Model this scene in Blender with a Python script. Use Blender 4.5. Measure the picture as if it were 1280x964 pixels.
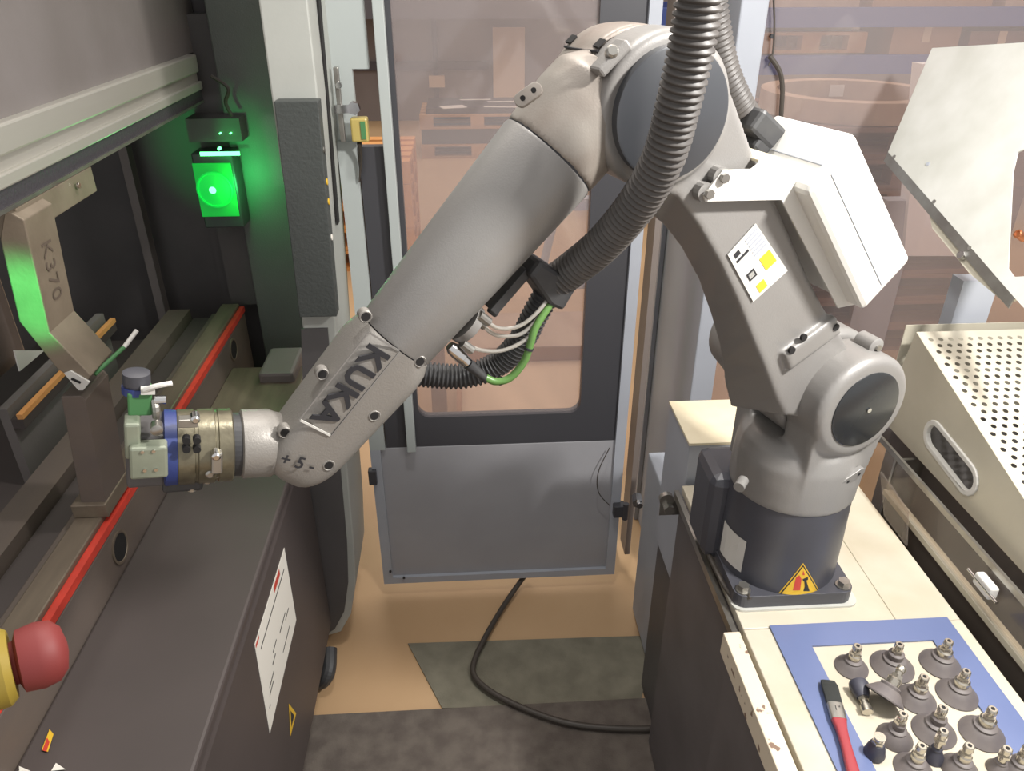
import bpy, bmesh, math, random
from math import sin, cos, pi, radians, atan2, sqrt
from mathutils import Vector, Matrix
from mathutils.geometry import tessellate_polygon
random.seed(7)
for o in list(bpy.data.objects): bpy.data.objects.remove(o)
S = bpy.context.scene
COL = S.collection

# ------------------------------------------------------------------ camera
CAMH = 1.85; FPX = 960.0; PITCH = radians(29.0); YAW = radians(3.5)
cam = bpy.data.cameras.new('camera'); cam.sensor_width = 36; cam.lens = FPX/1280*36; cam.clip_start = .02
co = bpy.data.objects.new('camera', cam); COL.objects.link(co)
co.location = (0, 0, CAMH); co.rotation_euler = (pi/2-PITCH, 0, -YAW); S.camera = co
FW = Vector((sin(YAW)*cos(PITCH), cos(YAW)*cos(PITCH), -sin(PITCH)))
RT = Vector((cos(YAW), -sin(YAW), 0)); UP = RT.cross(FW); CC = Vector((0, 0, CAMH))

# ------------------------------------------------------------------ world, lights, exposure
W = bpy.data.worlds.new('hall'); S.world = W; W.use_nodes = True
bg = W.node_tree.nodes['Background']; bg.inputs[0].default_value = (1.0, .975, .96, 1); bg.inputs[1].default_value = .78
def area(name, loc, target, size, sy, power, col):
    l = bpy.data.lights.new(name, 'AREA'); l.shape = 'RECTANGLE'; l.size = size; l.size_y = sy; l.energy = power; l.color = col
    o = bpy.data.objects.new(name, l); COL.objects.link(o); o.location = loc
    d = Vector(target)-Vector(loc); o.rotation_euler = d.to_track_quat('-Z', 'Y').to_euler(); return o
area('cell_lamp', (.98, .50, 2.25), (.45, 1.15, 1.1), .16, .07, 37, (1, .97, .93))
area('cell_lamp_rear', (.12, 1.15, 2.75), (.05, 1.6, 0), .14, .07, 13, (1, .97, .93))  # added fill light without a known fixture, lifts floor, door and press skirt
area('hall_lamp', (1.0, 6.0, 6.5), (1.0, 6.0, 0), 9, 6, 300, (1, .90, .78))
area('aisle_lamp', (-.3, 3.4, 4.2), (.0, 2.6, 0), 1.2, .3, 7, (1, .90, .78))
S.view_settings.view_transform = 'Standard'; S.view_settings.look = 'None'
S.view_settings.exposure = 0.0; S.view_settings.gamma = 1; S.view_settings.use_curve_mapping = False

# ------------------------------------------------------------------ pixel helpers (1280 x 964)
def ray(x, y): return FW+RT*((x-640)/FPX)-UP*((y-482)/FPX)
def at(x, y, X=None, Y=None, Z=None):
    r = ray(x, y)
    t = (X-CC.x)/r.x if X is not None else ((Y-CC.y)/r.y if Y is not None else (Z-CC.z)/r.z)
    return CC+r*t
def atp(x, y, P0, N):
    r = ray(x, y); return CC+r*((Vector(P0)-CC).dot(N)/r.dot(N))
TZ = .85                                   # table top
B = Vector((.557, 1.07, TZ)); PHI = .33     # robot foot, arm plane heading
RU = Vector((-cos(PHI), -sin(PHI), 0)); RN = Vector((sin(PHI), -cos(PHI), 0))
def pl(x, y, w=0.0):                       # pixel -> robot local (u, n, z) in the plane n = w
    r = ray(x, y); P = CC+r*((B+RN*w-CC).dot(RN)/r.dot(RN)); d = P-B
    return Vector((d.dot(RU), w, d.z))

# ------------------------------------------------------------------ materials
def lin(c):
    return tuple(((v/255)/12.92 if v/255 <= .04045 else ((v/255+.055)/1.055)**2.4) for v in c)
def mat(name, c, rough=.5, metal=0, c2=None, scale=8, amt=.5, bump=0, bscale=120, stretch=None, detail=6, spec=.5, thr=.5):
    m = bpy.data.materials.new(name); m.use_nodes = True; nt = m.node_tree; b = nt.nodes['Principled BSDF']
    b.inputs['Roughness'].default_value = rough; b.inputs['Metallic'].default_value = metal
    b.inputs['Specular IOR Level'].default_value = spec
    a = lin(c)+(1,)
    b.inputs['Base Color'].default_value = a
    m.diffuse_color = a
    tc = nt.nodes.new('ShaderNodeTexCoord'); src = tc.outputs['Object']
    if stretch:
        mp = nt.nodes.new('ShaderNodeMapping'); mp.inputs['Scale'].default_value = stretch; nt.links.new(src, mp.inputs[0]); src = mp.outputs[0]
    if c2:
        n = nt.nodes.new('ShaderNodeTexNoise'); n.inputs['Scale'].default_value = scale; n.inputs['Detail'].default_value = detail
        nt.links.new(src, n.inputs['Vector'])
        r = nt.nodes.new('ShaderNodeValToRGB'); r.color_ramp.elements[0].position = thr-.5*amt*.6; r.color_ramp.elements[1].position = thr+.5*amt*.6
        r.color_ramp.elements[0].color = a; r.color_ramp.elements[1].color = lin(c2)+(1,)
        nt.links.new(n.outputs['Fac'], r.inputs[0]); nt.links.new(r.outputs[0], b.inputs['Base Color'])
    if bump:
        n2 = nt.nodes.new('ShaderNodeTexNoise'); n2.inputs['Scale'].default_value = bscale; n2.inputs['Detail'].default_value = 3
        nt.links.new(src, n2.inputs['Vector'])
        bp = nt.nodes.new('ShaderNodeBump'); bp.inputs['Strength'].default_value = bump; bp.inputs['Distance'].default_value = .002
        nt.links.new(n2.outputs['Fac'], bp.inputs['Height']); nt.links.new(bp.outputs[0], b.inputs['Normal'])
    return m
def pane_mat(name, tint, dust, k=.16, gl=.06):
    m = bpy.data.materials.new(name); m.use_nodes = True; nt = m.node_tree; nt.nodes.clear()
    out = nt.nodes.new('ShaderNodeOutputMaterial'); t = nt.nodes.new('ShaderNodeBsdfTransparent'); t.inputs[0].default_value = lin(tint)+(1,)
    d = nt.nodes.new('ShaderNodeBsdfDiffuse'); d.inputs[0].default_value = lin(dust)+(1,)
    g = nt.nodes.new('ShaderNodeBsdfGlossy'); g.inputs['Roughness'].default_value = .06
    m1 = nt.nodes.new('ShaderNodeMixShader'); m1.inputs[0].default_value = k
    m2 = nt.nodes.new('ShaderNodeMixShader'); m2.inputs[0].default_value = gl
    nt.links.new(t.outputs[0], m1.inputs[1]); nt.links.new(d.outputs[0], m1.inputs[2])
    nt.links.new(m1.outputs[0], m2.inputs[1]); nt.links.new(g.outputs[0], m2.inputs[2]); nt.links.new(m2.outputs[0], out.inputs[0])
    return m
def emit_mat(name, c, s):
    m = bpy.data.materials.new(name); m.use_nodes = True; b = m.node_tree.nodes['Principled BSDF']
    b.inputs['Base Color'].default_value = lin(c)+(1,); b.inputs['Emission Color'].default_value = lin(c)+(1,); b.inputs['Emission Strength'].default_value = s
    return m
M = dict(
 floor=mat('floor_concrete', (196, 164, 126), .55, c2=(180, 146, 108), scale=2.2, amt=.9, bump=.15, bscale=60),
 mat1=mat('mat_rubber', (126, 122, 106), .85, c2=(108, 104, 90), scale=14, bump=.5, bscale=300),
 mat2=mat('mat_dark', (104, 96, 88), .85, c2=(86, 78, 72), scale=20, bump=.6, bscale=240),
 silver=mat('robot_silver', (141, 139, 136), .42, .25, c2=(134, 131, 128), scale=6, bump=.12, bscale=500),
 silver_worn=mat('robot_silver_worn', (138, 134, 128), .45, .25, c2=(142, 138, 133), scale=9, amt=.8, bump=.2, bscale=400),
 elbowbrown=mat('elbow_stained', (154, 148, 140), .45, .2, c2=(128, 115, 106), scale=7, amt=.5, bump=.1, bscale=400),
 black=mat('black_paint', (72, 73, 80), .38, c2=(66, 66, 72), scale=12),
 disc2=mat('dark_cover_gloss', (42, 44, 46), .2),
 disc=mat('dark_cover', (58, 60, 64), .3, c2=(68, 70, 74), scale=5),
 rubber=mat('black_rubber', (52, 52, 54), .5, c2=(62, 62, 62), scale=40),
 hose=mat('hose_black', (72, 69, 67), .5, c2=(82, 78, 75), scale=30),
 hole=mat('hole_dark', (24, 22, 22), .8),
 steel=mat('steel', (170, 168, 162), .3, .85, c2=(150, 146, 140), scale=20),
 chrome=mat('chrome', (205, 205, 205), .15, 1),
 tool=mat('tool_steel', (128, 122, 102), .35, .6, c2=(104, 98, 82), scale=30, bump=.15, bscale=200),
 toolblock=mat('tool_block', (150, 156, 138), .4, .3, c2=(132, 138, 122), scale=20),
 blue=mat('blue_band', (48, 62, 120), .45),
 greentape=mat('green_tape', (70, 122, 74), .6),
 white=mat('white_paint', (208, 206, 200), .4),
 cream=mat('cream_paint', (222, 212, 184), .4, c2=(210, 198, 168), scale=10),
 tabletop=mat('table_cream', (198, 191, 174), .42, c2=(186, 177, 156), scale=9, amt=.6, bump=.08, bscale=80),
 lip=mat('table_lip', (220, 208, 186), .5, c2=(128, 104, 88), scale=42, amt=.05, detail=4, thr=.64),
 tableside=mat('table_side', (102, 97, 97), .5, c2=(92, 87, 87), scale=7),
 bluesheet=mat('blue_sheet', (104, 117, 156), .3, c2=(98, 110, 148), scale=4),
 brush_red=mat('brush_red', (152, 58, 64), .35),
 bristle=mat('bristle', (60, 62, 60), .9, bump=1, bscale=500, stretch=(6, 1, 1)),
 cup=mat('cup_rubber', (112, 105, 102), .55, c2=(98, 92, 92), scale=30),
 cupdark=mat('cup_rubber_dark', (62, 62, 72), .5),
 nickel=mat('nickel', (190, 184, 172), .25, .9),
 yellow=mat('warn_yellow', (222, 180, 50), .5), red=mat('red', (196, 66, 52), .4), ink=mat('ink', (40, 40, 44), .6),
 redstrip=mat('red_strip', (214, 66, 50), .5, c2=(190, 60, 46), scale=20),
 paper=mat('paper', (226, 222, 212), .7), plate=mat('type_plate', (206, 204, 198), .5, .1),
 ram=mat('ram_grey', (120, 114, 112), .55, c2=(112, 106, 103), scale=5, bump=.15, bscale=200),
 alu=mat('clamp_alu', (186, 184, 176), .4, .4, c2=(170, 166, 156), scale=6, stretch=(1, .1, 1)),
 teeth=mat('clamp_black', (58, 56, 60), .6, bump=.8, bscale=160),
 bed=mat('bed_steel', (104, 94, 88), .5, .2, c2=(112, 100, 90), scale=6, stretch=(2, .4, 2), bump=.1),
 bedtop=mat('bed_top_steel', (128, 116, 100), .45, .35, c2=(106, 94, 82), scale=12, stretch=(2, .3, 2)),
 beddark=mat('bed_cover', (78, 70, 68), .5, c2=(71, 64, 62), scale=3),
 punch=mat('punch_steel', (136, 124, 108), .5, .3, c2=(122, 110, 95), scale=14, bump=.15),
 colA=mat('frame_greygreen', (104, 110, 106), .5, c2=(98, 103, 100), scale=6, bump=.35, bscale=260),
 colB=mat('frame_light', (172, 174, 168), .5, c2=(164, 166, 160), scale=5, bump=.1),
 coldark=mat('frame_dark', (88, 85, 85), .5, c2=(80, 78, 78), scale=6),
 blackbox=mat('black_box', (66, 70, 68), .5, bump=.6, bscale=140),
 doorgrey=mat('door_grey', (158, 158, 162), .5, c2=(150, 150, 154), scale=4, bump=.08),
 doorgreen=mat('door_green_grey', (166, 172, 170), .5), doorblack=mat('door_black', (62, 62, 66), .4),
 post=mat('post_grey', (164, 168, 176), .5, c2=(156, 160, 168), scale=4), postbrown=mat('post_brown', (128, 118, 112), .5),
 steelsheet=mat('stainless', (206, 200, 182), .38, .25, c2=(194, 188, 170), scale=6, bump=.05),
 galv=mat('galvanised', (200, 200, 194), .42, .15, c2=(186, 186, 178), scale=14, amt=.6),
 wood=mat('pallet_wood', (190, 150, 108), .75, c2=(164, 124, 86), scale=7, stretch=(.4, 3, 3)),
 woodorange=mat('pallet_orange', (222, 160, 96), .7, c2=(204, 140, 78), scale=7),
 woodbrown=mat('wood_brown', (132, 100, 84), .75, c2=(112, 82, 70), scale=6, stretch=(.4, 3, 3)),
 woodpale=mat('wood_pale', (190, 164, 138), .7, c2=(170, 142, 118), scale=6),
 card=mat('cardboard', (176, 134, 98), .8, c2=(164, 122, 88), scale=4), rackblue=mat('rack_blue', (70, 92, 160), .5),
 wall=mat('wall_grey', (132, 122, 118), .8, c2=(122, 112, 108), scale=1.5), walldark=mat('wall_dark', (84, 80, 84), .8),
 sheets=mat('sheet_stack', (84, 80, 82), .4, .3), beige=mat('beige_board', (214, 188, 156), .7),
 cable=mat('cable_black', (66, 60, 54), .5), greencable=mat('green_cable', (92, 132, 68), .4),
 amber=mat('amber_plastic', (176, 158, 92), .3), estop_yellow=mat('estop_yellow', (140, 120, 44), .45), estop_red=mat('estop_red', (116, 42, 40), .6),
 greenglass=emit_mat('green_lamp', (14, 150, 52), .9), greenled=emit_mat('green_led', (90, 255, 130), 5),
 pane=pane_mat('polycarbonate', (240, 232, 230), (206, 198, 196), .17, .05), clear=pane_mat('clear_guard', (232, 226, 220), (200, 190, 180), .10, .05),
 cleartube=pane_mat('clear_hose', (222, 220, 212), (196, 192, 184), .5, .12),
)

# ------------------------------------------------------------------ mesh builder
INV = {}
class MB:
    def __init__(s): s.v = []; s.f = []
    def add(s, vs, fs):
        k = len(s.v); s.v += [Vector(p) for p in vs]; s.f += [tuple(i+k for i in f) for f in fs]; return s
    def box(s, x0, x1, y0, y1, z0, z1):
        return s.add([(x0,y0,z0),(x1,y0,z0),(x1,y1,z0),(x0,y1,z0),(x0,y0,z1),(x1,y0,z1),(x1,y1,z1),(x0,y1,z1)],
                     [(0,3,2,1),(4,5,6,7),(0,1,5,4),(1,2,6,5),(2,3,7,6),(3,0,4,7)])
    def obox(s, c, ax, ay, az, hx, hy, hz):
        c = Vector(c); P = []
        for dz in (-1, 1):
            for dx, dy in ((-1,-1),(1,-1),(1,1),(-1,1)): P.append(c+Vector(ax)*dx*hx+Vector(ay)*dy*hy+Vector(az)*dz*hz)
        return s.add(P, [(0,3,2,1),(4,5,6,7),(0,1,5,4),(1,2,6,5),(2,3,7,6),(3,0,4,7)])
    def prism(s, poly, vec, holes=()):      # planar 3d polygon (with holes) given thickness along vec
        vec = Vector(vec); loops = [[Vector(p) for p in poly]]+[[Vector(p) for p in h] for h in holes]
        flat = [p for l in loops for p in l]; n = len(flat)
        tris = tessellate_polygon(loops) if holes or len(poly) > 4 else [tuple(range(len(poly)))]
        fs = [tuple(t) for t in tris]+[tuple(i+n for i in reversed(t)) for t in tris]
        k = 0
        for l in loops:
            m = len(l)
            for i in range(m): a, b = k+i, k+(i+1) % m; fs.append((a, b, b+n, a+n))
            k += m
        return s.add(flat+[p+vec for p in flat], fs)
    def lathe(s, p0, ax, prof, seg=32, cap=True):    # prof: (distance along ax, radius)
        p0 = Vector(p0); ax = Vector(ax).normalized(); a = ax.orthogonal().normalized(); b = ax.cross(a); P = []; F = []
        for d, r in prof:
            for i in range(seg): t = 2*pi*i/seg; P.append(p0+ax*d+(a*cos(t)+b*sin(t))*r)
        for j in range(len(prof)-1):
            for i in range(seg):
                i2 = (i+1) % seg; F.append((j*seg+i, j*seg+i2, (j+1)*seg+i2, (j+1)*seg+i))
        if cap: F.append(tuple(range(seg))[::-1]); F.append(tuple((len(prof)-1)*seg+i for i in range(seg)))
        return s.add(P, F)
    def cyl(s, p0, p1, r0, r1=None, seg=24):
        p0 = Vector(p0); d = Vector(p1)-p0; return s.lathe(p0, d, [(0, r0), (d.length, r0 if r1 is None else r1)], seg)
    def hexa(s, p0, p1, r): return s.cyl(p0, p1, r, r, 6)
    def tube(s, pts, r, seg=12, ring=0, amp=0.0, rf=None):    # swept tube along a smoothed path, optional corrugation
        P = smooth_path(pts, 10); L = [0]
        for i in range(1, len(P)): L.append(L[-1]+(P[i]-P[i-1]).length)
        T = L[-1]; step = ring/4 if ring else max(T/ max(len(P), 2), .004); n = max(int(T/step), 4)
        Q = []; j = 0
        for k in range(n+1):
            d = T*k/n
            while j < len(L)-2 and L[j+1] < d: j += 1
            t = (d-L[j])/max(L[j+1]-L[j], 1e-9); Q.append(P[j].lerp(P[j+1], min(max(t, 0), 1)))
        V = []; F = []; a = None
        for k in range(n+1):
            tg = (Q[min(k+1, n)]-Q[max(k-1, 0)]).normalized()
            a = tg.orthogonal().normalized() if a is None else (a-tg*a.dot(tg)).normalized()
            b = tg.cross(a); rr = r*(rf(k/n) if rf else 1)
            if ring: rr += amp*(.5 if k % 4 in (0, 1) else -.5)
            for i in range(seg): t = 2*pi*i/seg; V.append(Q[k]+(a*cos(t)+b*sin(t))*rr)
        for k in range(n):
            for i in range(seg): i2 = (i+1) % seg; F.append((k*seg+i, k*seg+i2, (k+1)*seg+i2, (k+1)*seg+i))
        F.append(tuple(range(seg))[::-1]); F.append(tuple(n*seg+i for i in range(seg)))
        return s.add(V, F)
    def loft(s, secs):                     # list of equally long closed loops
        m = len(secs[0]); V = [p for c in secs for p in c]; F = []
        for k in range(len(secs)-1):
            for i in range(m): i2 = (i+1) % m; F.append((k*m+i, k*m+i2, (k+1)*m+i2, (k+1)*m+i))
        F.append(tuple(range(m))[::-1]); F.append(tuple((len(secs)-1)*m+i for i in range(m)))
        return s.add(V, F)
    def build(s, name, m, parent=None, local=False, smooth=False, bevel=0, remesh=0, sm=0, auto=40):
        me = bpy.data.meshes.new(name); vs = s.v
        o = bpy.data.objects.new(name, me); COL.objects.link(o)
        if parent is not None:
            o.parent = parent
            I = INV[parent.name]
            if not local: vs = [I @ p for p in vs]
            INV[o.name] = I
        else:
            xs = [p.x for p in vs]; ys = [p.y for p in vs]; zs = [p.z for p in vs]
            c = Vector(((min(xs)+max(xs))/2, (min(ys)+max(ys))/2, min(zs))); o.location = c; vs = [p-c for p in vs]
            INV[o.name] = Matrix.Translation(-c)
        me.from_pydata([tuple(p) for p in vs], [], s.f); me.update()
        bm = bmesh.new(); bm.from_mesh(me); bmesh.ops.recalc_face_normals(bm, faces=bm.faces[:])
        if smooth:
            for f in bm.faces: f.smooth = True
            for e in bm.edges:
                if len(e.link_faces) == 2 and e.calc_face_angle(0) > radians(auto): e.smooth = False
        bm.to_mesh(me); bm.free()
        me.materials.append(M[m] if isinstance(m, str) else m)
        if remesh:
            r = o.modifiers.new('cast', 'REMESH'); r.mode = 'VOXEL'; r.voxel_size = remesh; r.use_smooth_shade = True
            if sm: q = o.modifiers.new('soft', 'SMOOTH'); q.factor = .5; q.iterations = sm
        if bevel:
            b = o.modifiers.new('edge', 'BEVEL'); b.width = bevel; b.segments = 2; b.limit_method = 'ANGLE'; b.angle_limit = radians(50)
        return o
def smooth_path(pts, k):
    p = [Vector(q) for q in pts]
    if len(p) < 3: return p
    out = []
    for i in range(len(p)-1):
        a = p[max(i-1, 0)]; b = p[i]; c = p[i+1]; d = p[min(i+2, len(p)-1)]
        for j in range(k):
            t = j/k; out.append(.5*((2*b)+(c-a)*t+(2*a-5*b+4*c-d)*t*t+(3*b-a-3*c+d)*t**3))
    out.append(p[-1]); return out
def tag(o, label, cat=None, group=None, kind=None):
    if label: o['label'] = label
    if cat: o['category'] = cat
    if group: o['group'] = group
    if kind: o['kind'] = kind
    return o
def thing(name, label, cat, loc, rz=0, group=None, kind=None):
    o = bpy.data.objects.new(name, None); COL.objects.link(o); o.empty_display_size = .05
    o.location = loc; o.rotation_euler = (0, 0, rz)
    INV[o.name] = (Matrix.Translation(Vector(loc)) @ Matrix.Rotation(rz, 4, 'Z')).inverted()
    return tag(o, label, cat, group, kind)
def struct(o): o['kind'] = 'structure'; return o
def text_mesh(txt, size, org, ex, ey, depth=.0006, spacing=1.0, center=True, bold=0, ext=0):
    cu = bpy.data.curves.new('t', 'FONT'); cu.body = txt; cu.size = size; cu.space_character = spacing
    if center: cu.align_x = 'CENTER'; cu.align_y = 'CENTER'
    cu.resolution_u = 3; cu.offset = bold; cu.extrude = ext
    ob = bpy.data.objects.new('t', cu); COL.objects.link(ob)
    dg = bpy.context.evaluated_depsgraph_get(); me = bpy.data.meshes.new_from_object(ob.evaluated_get(dg))
    ex = Vector(ex).normalized(); ey = Vector(ey).normalized(); ez = ex.cross(ey); org = Vector(org)
    mb = MB(); mb.add([org+ex*v.co.x+ey*v.co.y+ez*(depth+v.co.z) for v in me.vertices], [tuple(p.vertices) for p in me.polygons])
    bpy.data.objects.remove(ob); bpy.data.curves.remove(cu); bpy.data.meshes.remove(me)
    return mb
def rrect(cx, cy, w, h, r, n=6):
    out = []
    for sx, sy, a0 in ((1, 1, 0), (-1, 1, pi/2), (-1, -1, pi), (1, -1, 1.5*pi)):
        for i in range(n+1):
            t = a0+pi/2*i/n; out.append((cx+sx*(w/2-r)+r*cos(t), cy+sy*(h/2-r)+r*sin(t)))
    return out
def slot(c, d, half, r, n=8):               # stadium in 2d: centre, direction angle, half length of straight part, radius
    out = []
    for s_, a0 in ((1, -pi/2), (-1, pi/2)):
        for i in range(n+1):
            t = a0+pi*i/n; x = s_*half+r*cos(t); y = r*sin(t); out.append((c[0]+x*cos(d)-y*sin(d), c[1]+x*sin(d)+y*cos(d)))
    return out
def copy_tree(o, parent=None):
    c = o.copy(); COL.objects.link(c); c.parent = parent
    for ch in list(o.children): copy_tree(ch, c)
    return c

# ================================================================== SETTING
struct(tag(MB().box(-6, 8, -2, 12, -.05, 0).build('floor', 'floor'), 'tan concrete hall floor'))
struct(tag(MB().box(-6, 8, 10.6, 10.75, 0, 4.5).build('wall_back', 'wall'), 'grey hall wall behind the pallets'))
mp = [at(510, 806, Z=0), at(822, 796, Z=0), at(800, 880, Z=0), at(553, 887, Z=0)]
tag(MB().prism([Vector((p.x, p.y, .002)) for p in mp], (0, 0, .004)).build('rubber_mat', 'mat1'), 'grey rubber mat with a slanted end below the grey door', 'mat')
tag(MB().box(-.60, .50, -.6, 1.455, .007, .012).build('rubber_mat', 'mat2'), 'dark brownish rubber mat between press and robot table', 'mat')

# ---- wall trunking, socket, board
t = thing('cable_trunking', 'dark cable trunking with socket on the grey hall wall', 'trunking', (-.3, 10.58, .6))
MB().box(-1.6, .35, 10.55, 10.6, .62, .72).build('trunk', 'walldark', t); MB().box(-.36, -.3, 10.55, 10.6, .2, 1.6).build('conduit', 'walldark', t)
MB().box(-.42, -.22, 10.5, 10.6, .42, .56).build('socket', 'beige', t)
tag(MB().box(.40, .80, 10.45, 10.5, 0, 1.12).build('leaning_board', 'beige'), 'pale upright board leaning on the grey hall wall', 'board')
tag(MB().box(-2.2, 2.2, 9.9, 10.4, 1.25, 1.9).box(-2.2,-2.1,9.9,10.4,0,1.25).box(2.1,2.2,9.9,10.4,0,1.25).build('dark_shelf', 'walldark'), 'dark grey covered shelf high along the back wall', 'shelf')

# ---- pallets
def make_pallet(name, label, group, loc, rz=0, wood='wood', w=1.2, d=.8, deep=True):
    t = thing(name, label, 'pallet', loc, rz, group); I = INV[t.name].inverted()
    def bx(nm, *a): return MB().box(*a).build(nm, wood, t, local=True)
    for y in (-d/2+.05, 0, d/2-.05):
        bx('bottom_board', -w/2, w/2, y-.05, y+.05, 0, .022)
        for x in (-w/2+.07, 0, w/2-.07): bx('block', x-.07, x+.07, y-.05, y+.05, .022, .1)
        # stringer
    for x in (-w/2+.07, 0, w/2-.07): bx('cross_board', x-.07, x+.07, -d/2, d/2, .1, .122)
    for i in range(5): y = -d/2+.055+i*(d-.11)/4; bx('deck_board', -w/2, w/2, y-.055, y+.055, .122, .144)
    return t
p0 = make_pallet('pallet', 'wooden pallet on floor under a dark sheet stack', None, (.15, 8.75, 0))
tag(MB().box(-.44, .72, 8.38, 9.12, .145, .30).build('sheet_stack', 'sheets'), 'dark sheet metal stack between two wooden pallets', 'sheet stack')
p1 = copy_tree(p0); p1.location = (.15, 8.75, .301); p1['label'] = 'wooden pallet on top of a dark sheet stack'
tag(MB().box(-.38, .70, 8.40, 9.10, .446, .50).build('sheet_stack', 'sheets'), 'dark sheet metal stack on the upper pallet with papers on it', 'sheet stack')
for i, (x, y, w_, d_, r) in enumerate(((-.10, 8.48, .26, .16, .3), (.14, 8.95, .34, .05, 0), (.42, 8.8, .3, .04, .05), (.40, 8.45, .36, .05, -.15))):
    c, s_ = cos(r), sin(r); q = [(-w_/2,-d_/2),(w_/2,-d_/2),(w_/2,d_/2),(-w_/2,d_/2)]
    tag(MB().prism([(x+a*c-b*s_, y+a*s_+b*c, .501) for a, b in q], (0, 0, .004)).build('paper_sheet', 'paper'),
        ['wide white paper on the dark sheet stack', 'long white strip at the far edge of the sheet stack', 'thin white strip in the middle of the sheet stack', 'long white strip at the front edge of sheet stack'][i], 'paper')
# orange pallets seen past the door stile
for i in range(5):
    make_pallet('orange_pallet', ['bottom', 'second from bottom', 'middle', 'second from top', 'topmost'][i]+' orange wooden pallet of the stack behind the door post', 'orange pallets behind the door post', (-.95, 5.4, .146*i), 0, 'woodorange')
# ---- things just behind the door
t = thing('cardboard_box', 'open brown cardboard box on floor behind the door window', 'box', (.22, 2.95, 0))
MB().box(-.06, .56, 2.62, 2.64, 0, .27).build('side_panel', 'card', t); MB().box(-.06, .56, 3.2, 3.22, 0, .27).build('side_panel', 'card', t)
MB().box(-.06, -.04, 2.64, 3.2, 0, .27).build('end_panel', 'card', t); MB().box(.54, .56, 2.64, 3.2, 0, .27).build('end_panel', 'card', t)
MB().prism([(-.06, 3.2, .27), (.56, 3.2, .27), (.60, 3.46, .33), (-.02, 3.46, .33)], (0, 0, .006)).build('flap', 'woodpale', t)
MB().box(-.04, .54, 2.64, 3.2, .19, .2).build('contents', 'beige', t)
t = thing('trestle', 'grey metal trestle standing behind the cardboard box', 'trestle', (.5, 3.9, 0))
MB().cyl((.30, 3.8, 0), (.47, 3.9, .72), .022).build('leg', 'post', t); MB().cyl((.85, 3.8, 0), (.66, 3.9, .72), .022).build('leg', 'post', t)
MB().cyl((.38, 3.84, .32), (.76, 3.84, .32), .018).build('brace', 'post', t); MB().box(.36, .8, 3.87, 3.94, .72, .78).build('top_beam', 'post', t)
tag(MB().box(-.16, -.1, 2.7, 2.76, 0, .62).box(-.18,-.08,2.68,2.78,0,.03).build('wooden_post', 'woodpale'), 'pale wooden post beside the cardboard box', 'post')
# ---- tall pallet stack with ring at right
for i in range(8):
    make_pallet('brown_pallet', ['bottom', 'second', 'third', 'fourth', 'fifth', 'sixth', 'seventh', 'topmost'][i]+' pallet, counted from the floor, of the tall dark brown stack', 'brown pallets in the tall stack', (2.12, 4.05, .146*i), 0, 'woodbrown', w=1.25, d=.9)
t = thing('wooden_ring', 'round wooden ring crate lying on the tall pallet stack', 'ring', (1.98, 4.05, 1.17))
rg = MB(); n = 40; pro = [(.36, 1.17), (.44, 1.17), (.44, 1.27), (.36, 1.27)]
V = []; F = []
for i in range(n):
    a = 2*pi*i/n
    for r, z in pro: V.append((1.98+r*1.0*cos(a), 4.05+r*sin(a), z))
for i in range(n):
    j = (i+1) % n
    for k in range(4): F.append((i*4+k, j*4+k, j*4+(k+1) % 4, i*4+(k+1) % 4))
rg.add(V, F); rg.build('hoop', 'woodpale', t)
MB().box(2.02, 2.1, 4.37, 4.372, 1.19, 1.25).build('paper_tag', 'paper', t)
# ---- blue rack with goods
t = thing('pallet_rack', 'blue pallet rack with two beam levels along the hall', 'rack', (3.2, 6.3, 0))
for z in (1.10, 1.42): MB().box(1.2, 6.2, 6.0, 6.06, z, z+.13).build('beam', 'rackblue', t); MB().box(1.2, 6.2, 6.9, 6.96, z, z+.13).build('beam', 'rackblue', t)
for x in (1.2, 6.1): MB().box(x, x+.1, 6.0, 6.96, 0, 2.6).build('upright', 'rackblue', t)
for z in (1.13, 1.45): MB().box(1.3, 6.1, 6.06, 6.9, z, z+.05).build('shelf_panel', 'woodbrown', t)
make_pallet('pallet', 'small pale pallet standing on the lower blue rack beam', None, (2.62, 6.48, 1.235), 0, 'woodorange', w=.85, d=.7)
tag(MB().box(2.3, 2.95, 6.2, 6.75, 1.38, 1.445).build('dark_goods', 'sheets'), 'dark flat goods on the pale pallet in blue rack', 'goods')
def carton(x0, x1, z0, h, m, label, y0=6.06, y1=6.6):
    t = thing('carton', label, 'box', ((x0+x1)/2, (y0+y1)/2, z0))
    MB().box(x0, x1, y0, y1, z0, z0+h).build('body', m, t); MB().box((x0+x1)/2-.03, (x0+x1)/2+.03, y0-.004, y0, z0+h*.55, z0+h).build('tape', 'beige', t)
carton(3.2, 3.72, 1.185, .23, 'card', 'brown cardboard carton on lower rack shelf beside pale pallet')
carton(3.8, 4.3, 1.185, .2, 'woodbrown', 'dark brown carton in the middle of the lower rack shelf')
carton(4.32, 4.62, 1.185, .235, 'card', 'narrow brown carton at the end of the lower rack shelf')
carton(1.9, 2.9, 1.505, .4, 'woodpale', 'long pale carton on the upper rack shelf')
carton(3.0, 3.9, 1.505, .36, 'card', 'wide brown carton on the upper rack shelf')
carton(4.0, 4.9, 1.505, .4, 'woodpale', 'pale square carton at the end of upper rack shelf')
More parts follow.
